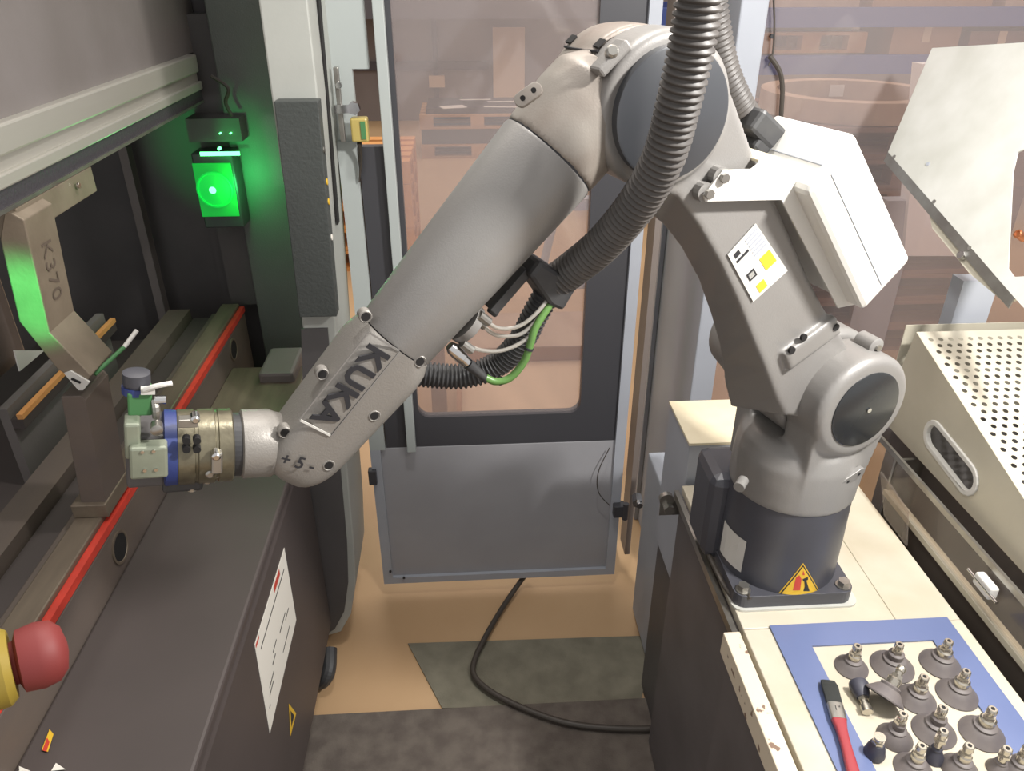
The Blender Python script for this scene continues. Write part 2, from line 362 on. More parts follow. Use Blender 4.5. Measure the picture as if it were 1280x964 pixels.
# white machine panel behind the guard
t = thing('white_panel', 'light grey upright control panel with small logo behind guard', 'panel', (1.62, 2.6, 0))
q = [at(1152, 80, Y=2.6), at(1205, 80, Y=2.6), at(1205, 320, Y=2.6), at(1130, 320, Y=2.6)]
MB().prism(q, (0, .06, 0)).build('body', mat('panel_white', (240, 240, 240), .5), t); MB().box(1.5, 1.62, 2.62, 2.68, 0, 1.1).build('stand', 'post', t)
c = at(1170, 94, Y=2.595); lg = MB()
for k in range(24):
    a0, a1 = 2*pi*k/24, 2*pi*(k+1)/24
    lg.add([(c.x+.026*cos(a0), c.y, c.z+.011*sin(a0)), (c.x+.026*cos(a1), c.y, c.z+.011*sin(a1)), (c.x+.022*cos(a1), c.y, c.z+.008*sin(a1)), (c.x+.022*cos(a0), c.y, c.z+.008*sin(a0))], [(0,1,2,3)])
lg.add([(c.x+.01, c.y, c.z-.003), (c.x+.05, c.y, c.z-.003), (c.x+.05, c.y, c.z+.003), (c.x+.01, c.y, c.z+.003)], [(0,1,2,3)])
lg.build('logo', 'post', t)

# ================================================================== DOOR AND CELL FRAME
DY = 1.92
d = thing('door_1', 'grey cell door with black framed window and pale handle bar', None, (.08, DY, .05), kind='structure')
DL, DR, DB = -.303, .458, .06
MB().box(DL, DR, DY, DY+.03, DB, .585).build('lower_panel', 'doorgrey', d, bevel=.003)
MB().box(DL, DL+.03, DY-.012, DY, DB, .585).box(DR-.03, DR, DY-.012, DY, DB, 2.4).box(DL+.03, DR-.03, DY-.012, DY, DB, DB+.025).build('edge_frame', 'post', d)
MB().box(DL, DL+.045, DY-.012, DY+.03, .585, 1.47).build('stile', 'doorgreen', d)
hole = [(x, DY, z) for x, z in rrect((-.155+.318)/2, 1.55, .473, 1.73, .035)]
MB().prism([(-.255, DY, .585), (.428, DY, .585), (.428, DY, 2.45), (-.17, DY, 2.45), (-.17, DY, 1.455), (-.255, DY, 1.455)], (0, .03, 0), [hole]).build('window_frame', 'doorblack', d)
MB().box(-.16, .33, DY+.012, DY+.018, .66, 2.43).build('pane', 'pane', d)
MB().box(-.192, -.167, DY-.03, DY-.004, .585, 2.45).build('handle_bar', 'doorgreen', d, bevel=.002)
pl_ = [(-.33, DY, 1.63), (-.213, DY, 1.63), (-.213, DY, 2.45), (-.33, DY, 2.45)]
MB().prism(pl_, (0, .02, 0)).build('head_panel', 'doorgreen', d); MB().box(-.33, -.252, DY, DY+.02, 1.47, 1.63).build('lock_panel', 'doorgreen', d)
for px, py, s_ in ((488, 714, .004), (505, 722, .004)):
    p = at(px, py, Y=DY-.013); MB().cyl(p, p+Vector((0, -.004, 0)), .004).build('screw', 'ink', d)
c = at(772, 636, Y=1.905)
hb = MB().box(c.x-.015, c.x+.02, c.y-.02, c.y+.014, c.z-.022, c.z+.022).build('hinge', 'doorblack', d, bevel=.003); MB().cyl(c+Vector((.022, -.015, -.03)), c+Vector((.022, -.015, .03)), .009).build('hinge_pin', 'doorblack', hb)
MB().tube([at(762, 560, Y=1.9), at(748, 590, Y=1.89), at(748, 615, Y=1.89), at(762, 632, Y=1.895)], .0016, 6).build('hinge_wire', 'cable', hb)
c = at(466, 596, Y=1.905); MB().box(c.x-.012, c.x+.012, 1.895, 1.919, c.z-.026, c.z+.026).build('latch', 'doorblack', d, bevel=.003)
# lock block: steel bracket, bolt and amber switch
t = thing('door_switch', 'amber safety switch with steel bracket beside the door post', 'switch', tuple(at(440, 160, Y=1.88)))
def qd(px, py, Y): return at(px, py, Y=Y)
a, b_ = qd(416, 84, 1.87), qd(432, 178, 1.87)
MB().box(a.x, b_.x, 1.87, 1.885, b_.z, a.z).build('bracket', 'steel', t, bevel=.002)
c = qd(443, 134, 1.868); MB().hexa(c, c+Vector((0, -.02, 0)), .015).build('bolt', 'chrome', t)
MB().box(c.x-.045, c.x, 1.86, 1.868, c.z-.012, c.z+.006).build('tab', 'chrome', t)
c = qd(424, 106, 1.868); MB().hexa(c, c+Vector((0, -.01, 0)), .008).build('bolt', 'chrome', t)
a, b_ = qd(437, 148, 1.85), qd(461, 178, 1.85); MB().box(a.x, b_.x, 1.85, 1.88, b_.z, a.z).build('switch_body', 'amber', t, bevel=.004)
a, b_ = qd(450, 152, 1.848), qd(458, 174, 1.848); MB().box(a.x, b_.x, 1.847, 1.85, b_.z, a.z).build('cover_plate', 'greentape', t)
MB().tube([qd(449, 178, 1.87), qd(451, 200, 1.89), qd(449, 228, 1.9)], .006, 8, rf=lambda k: 1-.7*k).build('cable', 'cable', t)
# cell post at right of door
t = thing('cell_post', 'tall grey square post of the cell beside the door', 'post', (.7, 2.05, 0))
MB().box(.615, .678, 1.84, 2.30, 0, 2.6).build('post_body', 'post', t, bevel=.004); MB().box(.60, .614, 2.26, 2.34, 0, 2.6).build('door_jamb', 'post', t)
MB().box(.505, .522, 1.98, 2.06, .08, 2.6).build('rail', 'postbrown', t)
struct(tag(MB().box(.682, 2.4, 1.90, 1.906, .62, 2.5).build('window_2', 'pane'), 'clear hazy guard window between robot cell and rack'))
t = thing('window_rail', 'dark lower rail of the clear guard window', 'rail', (1.5, 1.9, .56)); MB().box(.682, 2.4, 1.88, 1.93, .57, .62).build('bar', 'coldark', t)
for x in (.74, 2.36): MB().box(x, x+.04, 1.88, 1.93, 0, .57).build('foot_post', 'coldark', t)
t = thing('window_cable', 'thin black cable clipped along the guard window edge', 'cable', tuple(at(968, 60, Y=1.89)))
MB().tube([at(966, -20, Y=1.885), at(968, 30, Y=1.885), at(966, 66, Y=1.885), at(961, 82, Y=1.885)], .0022, 6).build('wire', 'cable', t)
MB().tube([at(962, 70, Y=1.885), at(974, 88, Y=1.885), at(978, 110, Y=1.885), at(976, 150, Y=1.885)], .0055, 8).build('lead', 'cable', t)
c = at(964, 45, Y=1.895); MB().cyl(c, c+Vector((0, -.01, 0)), .005).build('clip', 'ink', t)
# low steel frame left of the table, bolts and brackets
t = thing('frame_leg', 'grey steel frame leg with bolted bracket at the table corner', 'frame', (.52, 1.62, 0))
MB().box(.50, .58, 1.60, 1.80, .0125, .62).build('leg', 'post', t, bevel=.006); MB().box(.505, .53, 1.53, 1.66, .62, .64).build('cap', 'steelsheet', t)
c = at(796, 621, Y=1.60); MB().hexa(c, c+Vector((-.004, -.03, 0)), .014).build('bolt', 'chrome', t); MB().cyl(c+Vector((0, -.02, 0)), c+Vector((0, -.04, 0)), .008).build('stud', 'chrome', t)
t = thing('junction_box', 'grey metal box with cream top behind the robot foot', 'box', (.53, 1.42, .55))
MB().box(.462, .62, 1.345, 1.52, .55, .944).build('body', 'post', t, bevel=.003); MB().box(.460, .622, 1.343, 1.522, .944, .95).build('lid', 'cream', t)
MB().box(.47, .61, 1.36, 1.51, 0, .55).build('stand', 'coldark', t)
c = at(832, 622, Y=1.34); MB().lathe(c, (0, -1, 0), [(0, .016), (.012, .016)], 24).build('bushing', 'steel', t)
c = at(835, 634, Y=1.33); MB().hexa(c, c+Vector((0, -.014, 0)), .012).build('bolt', 'steel', t)
a, b_ = at(826, 626, Y=1.335), at(888, 642, Y=1.335); MB().box(a.x, b_.x, 1.335, 1.34, b_.z, a.z).build('strap', 'steel', t)

# ================================================================== TABLE
t = thing('robot_table', 'cream steel robot table with dark side and chipped front lip', 'table', (.64, .8, 0))
MB().box(.452, .836, .2, .9185, .83, TZ).build('front_plate', 'tabletop', t, bevel=.002)
MB().box(.452, .7225, .9195, 1.33, .83, TZ).build('top_plate', 'tabletop', t, bevel=.002)
MB().box(.7235, .836, .9195, 1.33, .83, TZ-.001).build('side_plate', 'tabletop', t, bevel=.002)
MB().box(.446, .83, .22, 1.31, 0.02, .83).build('cabinet', 'tableside', t)
MB().box(.417, .446, .2, .918, .80, TZ-.003).build('edge_lip', 'lip', t, bevel=.002)
MB().box(.425, .446, .3, .9, .45, .80).build('lip_panel', 'tableside', t)
MB().box(.436, .446, .92, 1.33, .82, TZ-.012).build('back_lip', 'steel', t)
# blue sheet frame
q = [at(x, y, Z=TZ+.003) for x, y in ((1015, 808), (1166, 800))]
outer = [(.498, .3, TZ+.0005), (.812, .3, TZ+.0005), (.812, .922, TZ+.0005), (.498, .922, TZ+.0005)]
hx0, hy1, hx1 = q[0].x, (q[0].y+q[1].y)/2, q[1].x
tag(MB().prism(outer, (0, 0, .003), [[(hx0, .42, TZ+.0005), (hx1, .42, TZ+.0005), (hx1, hy1, TZ+.0005), (hx0, hy1, TZ+.0005)]]).build('blue_sheet', 'bluesheet'),
    'blue plastic sheet with rectangular cutout on cream table', 'sheet')

# ---- suction cups
def cup(label, r, h, px, py, mcup='cup', tilt=None, kind=0):
    p = at(px, py, Z=TZ); z0 = TZ+.0003
    t = thing('suction_cup', label, 'suction cup', (p.x, p.y, z0 if tilt is None else TZ+.004), 0, 'suction cups inside the blue sheet')
    if tilt: t.rotation_euler = tilt
    def L(name, prof, m, par=None, seg=28): return MB().lathe((0, 0, 0), (0, 0, 1), prof, seg).build(name, m, par or t, local=True, smooth=True)
    k = h
    c = L('rubber_cup', [(0, r), (.002, r), (.010*k/.05, r*.72), (.014*k/.05, r*.60), (.016*k/.05, r*.50), (.019*k/.05, r*.52), (.021*k/.05, r*.40)], mcup)
    L('collar', [(.021*k/.05, r*.34), (.030*k/.05, r*.36), (.032*k/.05, r*.28)], 'nickel' if kind == 0 else mcup)
    nb = MB().hexa((0, 0, .032*k/.05), (0, 0, .037*k/.05), .0085).build('nut', 'nickel', t, local=True)
    L('nipple', [(.037*k/.05, .0058), (.042*k/.05, .0058), (.043*k/.05, .0072), (.049*k/.05, .0066), (.05*k/.05, .0055)], 'nickel', seg=20)
    MB().lathe((0, 0, k), (0, 0, 1), [(0, .0028), (.0003, .0028)], 14).build('bore', 'hole', t, local=True)
    return t
cups = [('medium suction cup at the sheet corner facing the robot foot', .028, .050, 1064, 835, 'cup', 0),
 ('wide grey suction cup with pale collar beside the corner cup', .036, .052, 1115, 834, 'cup', 1),
 ('widest flat suction cup overlapping the blue frame below the seam', .034, .054, 1175, 831, 'cup', 0),
 ('suction cup with tall bright hex collar beside the toppled cup', .031, .052, 1145, 875, 'cup', 0),
 ('grey suction cup touching the blue frame on the window side', .033, .054, 1196, 869, 'cup', 0),
 ('small narrow suction cup beside the standing black cone fitting', .027, .054, 1118, 923, 'cup', 1),
 ('suction cup with pale rounded collar behind a small dark cup', .033, .054, 1167, 915, 'cup', 1),
 ('large dark suction cup pressed against the outer blue frame strip', .034, .056, 1227, 918, 'cup', 0),
 ('small black suction cup with bright nipple between larger cups', .016, .060, 1166, 948, 'cupdark', 0),
 ('suction cup with bright ringed nipple next to small black cup', .028, .052, 1141, 962, 'cup', 0),
 ('suction cup with rounded nickel nut in the last row', .027, .052, 1199, 962, 'cup', 0),
 ('narrow brass topped suction cup leaning on its twin', .017, .046, 1247, 962, 'cup', 0),
 ('tall nickel topped suction cup at the end of last row', .026, .054, 1271, 964, 'cup', 0)]
for lb, r, h, px, py, m, k in cups: cup(lb, r*.93, h, px, py, m, None, k)
tp = cup('toppled suction cup lying on its side with chrome nut', .030, .056, 1101, 884, 'cup', Vector((.55, .42, .62)).to_track_quat('Z', 'Y').to_euler(), 0); tp.location.z = TZ+.0205
# dark fittings
def fitting(label, px, py, rot, h=.045, z=.0):
    p = at(px, py, Z=TZ); t = thing('cone_fitting', label, 'fitting', (p.x, p.y, TZ+.0005+z), 0, 'black cone fittings on the table'); t.rotation_euler = rot
    MB().lathe((0, 0, 0), (0, 0, 1), [(0, .014), (.004, .015), (.018, .012), (.026, .009)], 20).build('cone', 'cupdark', t, local=True, smooth=True)
    MB().hexa((0, 0, .026), (0, 0, .031), .0085).build('nut', 'nickel', t, local=True); MB().lathe((0, 0, .031), (0, 0, 1), [(0, .006), (.008, .006), (.0085, .0085), (h-.031, .008)], 18).build('nipple', 'nickel', t, local=True, smooth=True)
fitting('black cone fitting standing beside the brush handle', 1092, 944, (0, 0, 0), .04)
fitting('black cone fitting lying between brush and toppled cup', 1070, 862, (radians(96), 0, radians(-8)), .05, .0145)
# ---- paint brush
a = at(1035, 850, Z=TZ+.012); b_ = at(1067, 968, Z=TZ+.012); ax = (b_-a).normalized(); sd = ax.cross(Vector((0, 0, 1))); up_ = Vector((0, 0, 1))
t = thing('paint_brush', 'flat paint brush with red handle and grey bristles on blue sheet', 'brush', (a.x, a.y, TZ+.004))
def sec(d, w, h, zc=.0, n=16): 
    c = a+ax*d+up_*zc
    return [c+sd*(w*math.copysign(abs(cos(2*pi*i/n))**.6, cos(2*pi*i/n)))+up_*(h*math.copysign(abs(sin(2*pi*i/n))**.6, sin(2*pi*i/n))) for i in range(n)]
MB().loft([sec(0, .011, .003, -.003), sec(.012, .0125, .005), sec(.05, .0115, .006)]).build('bristles', 'bristle', t, smooth=True)
MB().loft([sec(.046, .0118, .0066), sec(.074, .0115, .0066)]).build('ferrule', 'steel', t, smooth=True)
text_mesh('1'+chr(0x22), .012, a+ax*.058+up_*.0068, sd*-1, ax*-1, .0003).build('size_mark', 'ink', t)
MB().loft([sec(.073, .011, .006), sec(.09, .008, .006), (sec(.115, .007, .006)), sec(.15, .0085, .006), sec(.19, .0105, .0065), sec(.215, .010, .006), sec(.222, .004, .003)]).build('handle', 'brush_red', t, smooth=True)

# ================================================================== RIGHT SIDE: perforated cover, plate, guards
t = thing('perforated_cover', 'perforated cream steel cover with oval grip hole', 'cover', (1.2, 1.15, .96))
PX = .90; e0 = at(1145, 415, X=PX); e1 = at(1280, 625, X=PX); bz = .966
sl = (e0.z-e1.z)/(e0.y-e1.y); yA, yB = e0.y, .62
def topz(y): return e0.z+sl*(y-e0.y)
c0 = at(1188, 571, X=PX); cA = at(1162, 538, X=PX); cB = at(1214, 604, X=PX)
da = atan2(cB.z-cA.z, cB.y-cA.y); hl = sqrt((cB.z-cA.z)**2+(cB.y-cA.y)**2)/2
hs = slot((c0.y, c0.z), da, hl*.78, .026)
side = [(PX, 1.395, bz), (PX, yA, topz(yA)), (PX, yB, topz(yB)), (PX, yB, bz)]
MB().prism(side, (.0015, 0, 0), [[(PX, y, z) for y, z in hs]]).build('side_panel', 'steelsheet', t)
s_in = slot((c0.y, c0.z), da, hl*.78, .022); s_out = slot((c0.y, c0.z), da, hl*.78, .033)
MB().prism([(PX-.004, y, z) for y, z in s_out], (.010, 0, 0), [[(PX-.004, y, z) for y, z in s_in]]).build('grip_edging', 'white', t, bevel=.002)
pm = MB(); pit = .0205; pr = .0052; nr = 16; hv = Vector((0, yB-yA, topz(yB)-topz(yA))).normalized(); nv = Vector((0, -hv.z, hv.y)); org = Vector((PX, yA, topz(yA)))
xw = .62
L = (Vector((0, yB, topz(yB)))-Vector((0, yA, topz(yA)))).length
def PT(x, d): return org+Vector((x, 0, 0))+hv*d
rows = int((L-.03)/(pit*.87)); 
for r_ in range(rows):
    d0 = .015+r_*pit*.87; d1 = d0+pit*.87; off = (pit/2 if r_ % 2 else 0)
    pm.add([PT(0, d0), PT(.01+off, d0), PT(.01+off, d1), PT(0, d1)], [(0,1,2,3)])
    nc = int((xw-.02-off)/pit)
    for c_ in range(nc):
        x0 = .01+off+c_*pit; x1 = x0+pit; cx_, cd = (x0+x1)/2, (d0+d1)/2
        ring = [PT(cx_+pr*cos(pi/4+2*pi*i/8), cd+pr*sin(pi/4+2*pi*i/8)) for i in range(8)]
        sq = [PT(x1, d1), PT(cx_, d1), PT(x0, d1), PT(x0, cd), PT(x0, d0), PT(cx_, d0), PT(x1, d0), PT(x1, cd)]
        pm.add(ring+sq, [(i, (i+1) % 8, 8+(i+1) % 8, 8+i) for i in range(8)])
pm.add([PT(0, 0), PT(xw, 0), PT(xw, .015), PT(0, .015)], [(0,1,2,3)])
pm.build('perforated_top', 'steelsheet', t)
MB().box(PX, PX+xw, 1.393, 1.395, bz, topz(yA)-.002).build('back_panel', 'steelsheet', t)
MB().box(PX+.02, PX+xw-.02, .66, 1.38, bz-.004, bz).build('inner_floor', 'coldark', t)
# support under cover
t = thing('conveyor_frame', 'dark frame with rail under the perforated cover', 'frame', (1.2, 1.0, 0))
MB().box(.93, 1.5, .62, 1.39, .4, .955).build('body', 'tableside', t); MB().box(.95, 1.48, .64, 1.37, 0, .4).build('plinth', 'coldark', t)
MB().box(.868, .874, .6, 1.40, .949, .961).build('top_rail', 'steel', t)
MB().box(.869, .873, .6, 1.40, .80, .949).build('clear_guard', 'clear', t)
MB().box(.862, .88, .6, 1.26, .862, .874).build('rail', 'steelsheet', t)
MB().box(.868, .93, 1.255, 1.262, .70, .95).build('rail_bracket', 'steel', t)
c = at(1235, 732, X=.86); MB().box(c.x-.012, c.x+.004, c.y-.022, c.y+.022, c.z-.012, c.z+.012).build('clamp', 'white', t, bevel=.003); MB().cyl(c+Vector((-.01, -.04, .0)), c+Vector((-.01, .04, .0)), .003).build('clamp_pin', 'chrome', t)
MB().box(.868, .93, .61, .63, .4, .958).build('end_plate', 'coldark', t)
q = [at(x, y, X=.838) for x, y in ((1100, 590), (1116, 612), (1134, 640), (1132, 682), (1105, 645))]
tag(MB().prism(q, (.004, 0, 0)).build('guard_plate', 'clear'), 'small translucent guard plate on the table edge near robot', 'plate')
# galvanised plate
t = thing('galvanised_plate', 'bright galvanised sheet chute with slot beside the perforated cover', 'sheet metal', (1.05, 1.4, .9))
N = Vector((-.86, -.18, .48)).normalized(); P0 = at(1110, 190, X=.92)
crn = [atp(x, y, P0, N) for x, y in ((1110, 190), (1165, 60), (1330, 50), (1330, 440), (1268, 372))]
sc = atp(1275, 270, P0, N); ey = Vector((0, 0, 1)); ey = (ey-N*ey.dot(N)).normalized(); exx = ey.cross(N)
h1 = [atp(x, y, P0, N) for x, y in ((1266, 215), (1272, 190), (1285, 184), (1300, 190), (1300, 335), (1285, 345), (1268, 346), (1260, 335))]
MB().prism(crn, N*-.003, [h1]).build('sheet', 'galv', t)
lower = [crn[0], crn[4]]; dn = (Vector((0, 0, -1))+N*.3).normalized()
MB().prism([crn[0], crn[4], crn[4]+dn*.02, crn[0]+dn*.02], N*-.003).build('folded_edge', 'steel', t)
br = [atp(x, y, P0-N*.01, N) for x, y in ((1160, 258), (1278, 372), (1255, 378), (1212, 342), (1165, 285))]
MB().prism(br, N*-.006).build('bracket', 'steelsheet', t)
for px, py in ((1118, 196), (1168, 252), (1212, 310), (1160, 205)):
    c = atp(px, py, P0, N); MB().cyl(c-N*.002, c+N*.0015, .004, seg=12).build('rivet', 'post' if py == 205 else 'steel', t)
c = atp(1205, 321, P0-N*.01, N); MB().hexa(c, c+N*.012, .008).build('bolt', 'chrome', t)
pA = at(1218, 358, Y=1.42); MB().box(pA.x-.04, pA.x+.035, 1.40, 1.44, 0, pA.z+.02).build('support_post', 'post', t)
c = atp(1272, 292, P0-N*.03, N); MB().lathe(c, N, [(-.02, .008), (0, .008), (.001, .005), (-.001, .004)], 16).build('copper_fitting', mat('copper', (190, 120, 80), .35, .6), t)

# ================================================================== PRESS BRAKE (length along Y)
t = thing('press_brake', 'large grey press brake with red striped bed and clamped punch beam', 'press brake', (-.8, 1.2, 0))
PY0 = .55
def PB(nm, m, *a, bevel=0): return MB().box(*a).build(nm, m, t, bevel=bevel)
PB('ram', 'ram', -.90, -.722, PY0, 2.36, 1.632, 2.5)
PB('clamp_bar', 'alu', -.80, -.700, PY0, 2.25, 1.588, 1.632, bevel=.004); PB('clamp_bar', 'alu', -.80, -.708, PY0, 2.25, 1.566, 1.588)
PB('clamp_bar', 'alu', -.80, -.698, PY0, 2.25, 1.545, 1.566, bevel=.003)
PB('clamp_teeth', 'teeth', -.79, -.702, PY0, 2.245, 1.519, 1.545); PB('clamp_lip', 'steel', -.79, -.698, PY0, 2.24, 1.513, 1.519)
PB('bed_beam', 'bed', -.80, -.700, PY0, 2.26, .40, .885, bevel=.003)
PB('red_strip', 'redstrip', -.7125, -.6985, PY0, 2.262, .889, .905)
PB('die_rail', 'bedtop', -.765, -.713, PY0, 2.262, .886, .915, bevel=.003)
PB('slot_rail', 'beddark', -.86, -.80, PY0, 2.26, .4, .87); PB('slot_rail', 'bed', -.93, -.865, PY0, 2.26, .4, .90)
PB('rear_bed', 'beddark', -1.35, -.94, PY0, 2.26, .3, .80)
PB('ledge', 'beddark', -.70, -.43, PY0, 1.66, .765, .79, bevel=.006)
PB('front_skirt', 'beddark', -.50, -.432, PY0, 1.69, .12, .765, bevel=.02)
PB('under_bed', 'coldark', -.86, -.52, PY0, 2.2, .02, .40)
PB('end_block', 'bedtop', -.70, -.48, 1.78, 2.05, .40, .80, bevel=.004); PB('end_block', 'ram', -.60, -.50, 1.95, 2.12, .40, .83, bevel=.01)
PB('rear_guard', 'coldark', -1.60, -1.55, PY0, 2.5, .3, 2.4); PB('guard_frame', 'ram', -1.0, -.975, 2.34, 2.38, .78, 2.4)
PB('end_wall', 'coldark', -1.5, -.80, 2.42, 2.46, .1, 2.4)
# round bores in bed face
for Y_, z_ in ((2.0, .80), (1.18, .80)):
    pass
for px, py in ((292, 437), (150, 684)):
    c = at(px, py, X=-.699); MB().lathe(c, (1, 0, 0), [(-.002, .034), (.002, .034), (.002, .029), (.0005, .028)], 28).build('bore_ring', 'bedtop', t, smooth=True); MB().lathe(c, (1, 0, 0), [(-.001, .0275), (.0012, .0275)], 28).build('bore', 'hole', t)
# wooden gauge strips at the rear of the bed
q0, q1 = at(12, 522, X=-1.0), at(132, 402, X=-1.0)
MB().box(-1.0, -.975, q0.y, q1.y, q0.z-.03, q0.z-.006).build('gauge_bar', 'beddark', t); MB().box(-.985, -.972, q0.y, q1.y, q0.z-.006, q0.z+.006).build('gauge_strip', 'woodorange', t)
MB().box(-1.02, -1.0, q0.y, q1.y, .8, q0.z+.02).build('gauge_fence', 'ram', t)
# side frame column A with receiver lamp
prA = MB().box(-.665, -.46, 2.28, 2.48, .30, 2.5).build('side_frame', 'colA', t, bevel=.004)
MB().box(-.80, -.665, 2.38, 2.48, .3, 2.5).build('frame_web', 'coldark', t)
# column B: light front cover, rounded at the foot
prof = [(-.385, 2.5), (-.292, 2.5), (-.298, 1.6), (-.318, 1.1), (-.335, .65), (-.342, .42), (-.352, .26), (-.378, .14), (-.415, .07), (-.47, .05), (-.47, .4), (-.43, .79), (-.40, .80)]
MB().prism([(x, 1.70, z) for x, z in prof], (0, .24, 0)).build('front_cover', 'colB', t, bevel=.004)
profd = [(-.40, 1.08), (-.338, 1.08), (-.352, .65), (-.36, .42), (-.372, .27), (-.395, .16), (-.43, .09), (-.47, .06), (-.47, .4), (-.43, .79)]
MB().prism([(x, 1.694, z) for x, z in profd], (0, .006, 0)).build('cover_face', 'coldark', t)
q = [(x, 1.69) for x in (-.388, -.314)]
MB().prism([(-.392, 1.66, 1.125), (-.306, 1.66, 1.125), (-.292, 1.66, 1.60), (-.380, 1.66, 1.60)], (0, .04, 0)).build('switch_box', 'blackbox', t, bevel=.002)
for px, py, m in ((404, 190, 'steel'), (409, 230, 'yellow'), (411, 255, 'yellow'), (414, 300, 'paper')):
    c = at(px, py, Y=1.66); c.x = -.297-(1.6-c.z)*.03+.001; c.y = 1.68; MB().cyl(c, c+Vector((.006, 0, 0)), .007).build('knob', m, t)
MB().prism([(-.2945, 1.80, 1.80), (-.2945, 1.83, 1.80), (-.3075, 1.83, 1.30), (-.3075, 1.80, 1.30)], (.004, 0, 0)).build('cover_gap', 'hole', t)
# receiver lamp with green lens
lt = thing('laser_receiver', 'black laser safety receiver glowing green on the press column', 'sensor', (-.69, 2.2, 1.1))
Yr = 2.2; a, b_ = at(238, 192, Y=Yr), at(304, 276, Y=Yr)
MB().box(a.x, b_.x, Yr, Yr+.08, b_.z-.02, a.z).build('housing', 'doorblack', lt, bevel=.004)
a2_, b2_ = at(240, 204, Y=Yr), at(300, 270, Y=Yr); MB().box(a2_.x, b2_.x, Yr-.004, Yr, b2_.z, a2_.z).build('window', 'greenglass', lt, bevel=.006)
c = at(269, 237, Y=Yr-.004); MB().lathe(c, (0, -1, 0), [(0, .050), (.006, .050), (.007, .046), (.003, .044), (.006, .028), (.008, .001)], 40).build('lens', emit_mat('green_lens', (14, 180, 62), 1.0), lt, smooth=True); MB().lathe(c+Vector((-.005, -.007, 0)), (0, -1, 0), [(0, .010), (.002, .009), (.003, .003)], 20).build('hot_spot', emit_mat('green_hot', (120, 255, 170), 2.5), lt, smooth=True)
a3_, b3_ = at(250, 190, Y=Yr-.006), at(300, 194, Y=Yr-.006); MB().box(a3_.x, b3_.x, Yr-.01, Yr-.004, b3_.z, a3_.z).build('light_bar', 'greenled', lt)
for px, py in ((275, 185), (289, 166), (276, 166)):
    c = at(px, py, Y=Yr+.01); MB().cyl(c, c+Vector((0, -.012, 0)), .004 if py > 180 else .002).build('led', 'greenled', lt)
a4, b4 = at(232, 148, Y=Yr+.02), at(304, 176, Y=Yr+.02); MB().box(a4.x, b4.x, Yr+.012, Yr+.1, b4.z, a4.z).build('upper_bracket', 'coldark', lt)
MB().box(a.x, -.668, Yr+.1, Yr+.17, b_.z-.3, a4.z+.25).build('mount', 'coldark', lt)
MB().tube([at(264, 95, Y=Yr), at(285, 110, Y=Yr), at(282, 128, Y=Yr), at(290, 145, Y=Yr)], .005, 8).build('cable', 'cable', lt)
gl = bpy.data.lights.new('receiver_glow', 'POINT'); gl.energy = .8; gl.color = (.05, 1, .2); gl.shadow_soft_size = .03
go = bpy.data.objects.new('receiver_glow', gl); COL.objects.link(go); c = at(300, 235, Y=Yr-.03); go.location = c
# laser emitter of the same safety system, at the near end of the ram, shining along the bed
em = bpy.data.lights.new('laser_emitter', 'SPOT'); em.energy = 65; em.color = (.02, 1, .18); em.spot_size = radians(15); em.spot_blend = .9; em.shadow_soft_size = .02
eo = bpy.data.objects.new('laser_emitter', em); COL.objects.link(eo); eo.location = (-.72, .5, 1.36); eo.rotation_euler = (Vector((-.722, 1.2, 1.362))-eo.location).to_track_quat('-Z', 'Y').to_euler()

# gooseneck punch K370
Yk = 1.215
pt = thing('punch_tool', 'gooseneck punch marked K370 clamped under the press ram', 'punch', (-.7, Yk, 1.2))
pp = [at(x, y, Y=Yk) for x, y in ((30, 275), (62, 416), (114, 470), (104, 482), (72, 462), (24, 402), (0, 300), (6, 262))]
MB().prism(pp, (0, .095, 0)).build('blade', 'punch', pt, bevel=.002)
MB().box(-.742, -.699, Yk+.01, Yk+.29, 1.465, 1.512).build('holder_bar', 'punch', pt, bevel=.002)
c = at(97, 232, X=-.694); MB().cyl(c, c+Vector((.004, 0, 0)), .005, seg=14).build('bolt', 'chrome', pt)
fA = pp[0]; fB = pp[1]; mid = fA.lerp(fB, .52)+Vector((.0, .047, 0)); dd = (fB-fA).normalized(); nn = Vector((0, 1, 0)); out = dd.cross(nn); 
if out.x < 0: out = -out
text_mesh('K370', .046, mid+out*.0008, dd, nn, .0004, 1.1).build('marking', mat('marker_ink', (92, 80, 70), .7), pt)
q = [at(x, y, Y=Yk-.004) for x, y in ((80, 467), (88, 464), (112, 478), (104, 488), (98, 488))]
MB().prism(q, (0, .004, 0)).build('end_tab', 'white', pt)
c = at(95, 476, Y=Yk-.005); MB().obox(c, (.83, 0, -.55), (0, 1, 0), (.55, 0, .83), .008, .001, .002).build('tab_slot', 'hole', pt)
rdA = at(118, 468, Y=Yk+.03); rdB = at(155, 434, Y=Yk+.09); rdC = at(171, 413, Y=Yk+.12)
pr_ = thing('probe_rod', 'thin rod with white tip at the punch end', 'rod', tuple(rdA))
MB().cyl(rdA, rdB, .004, seg=10).build('rod', 'greentape', pr_); MB().cyl(rdB, rdC, .0042, seg=10).build('tip', 'white', pr_)
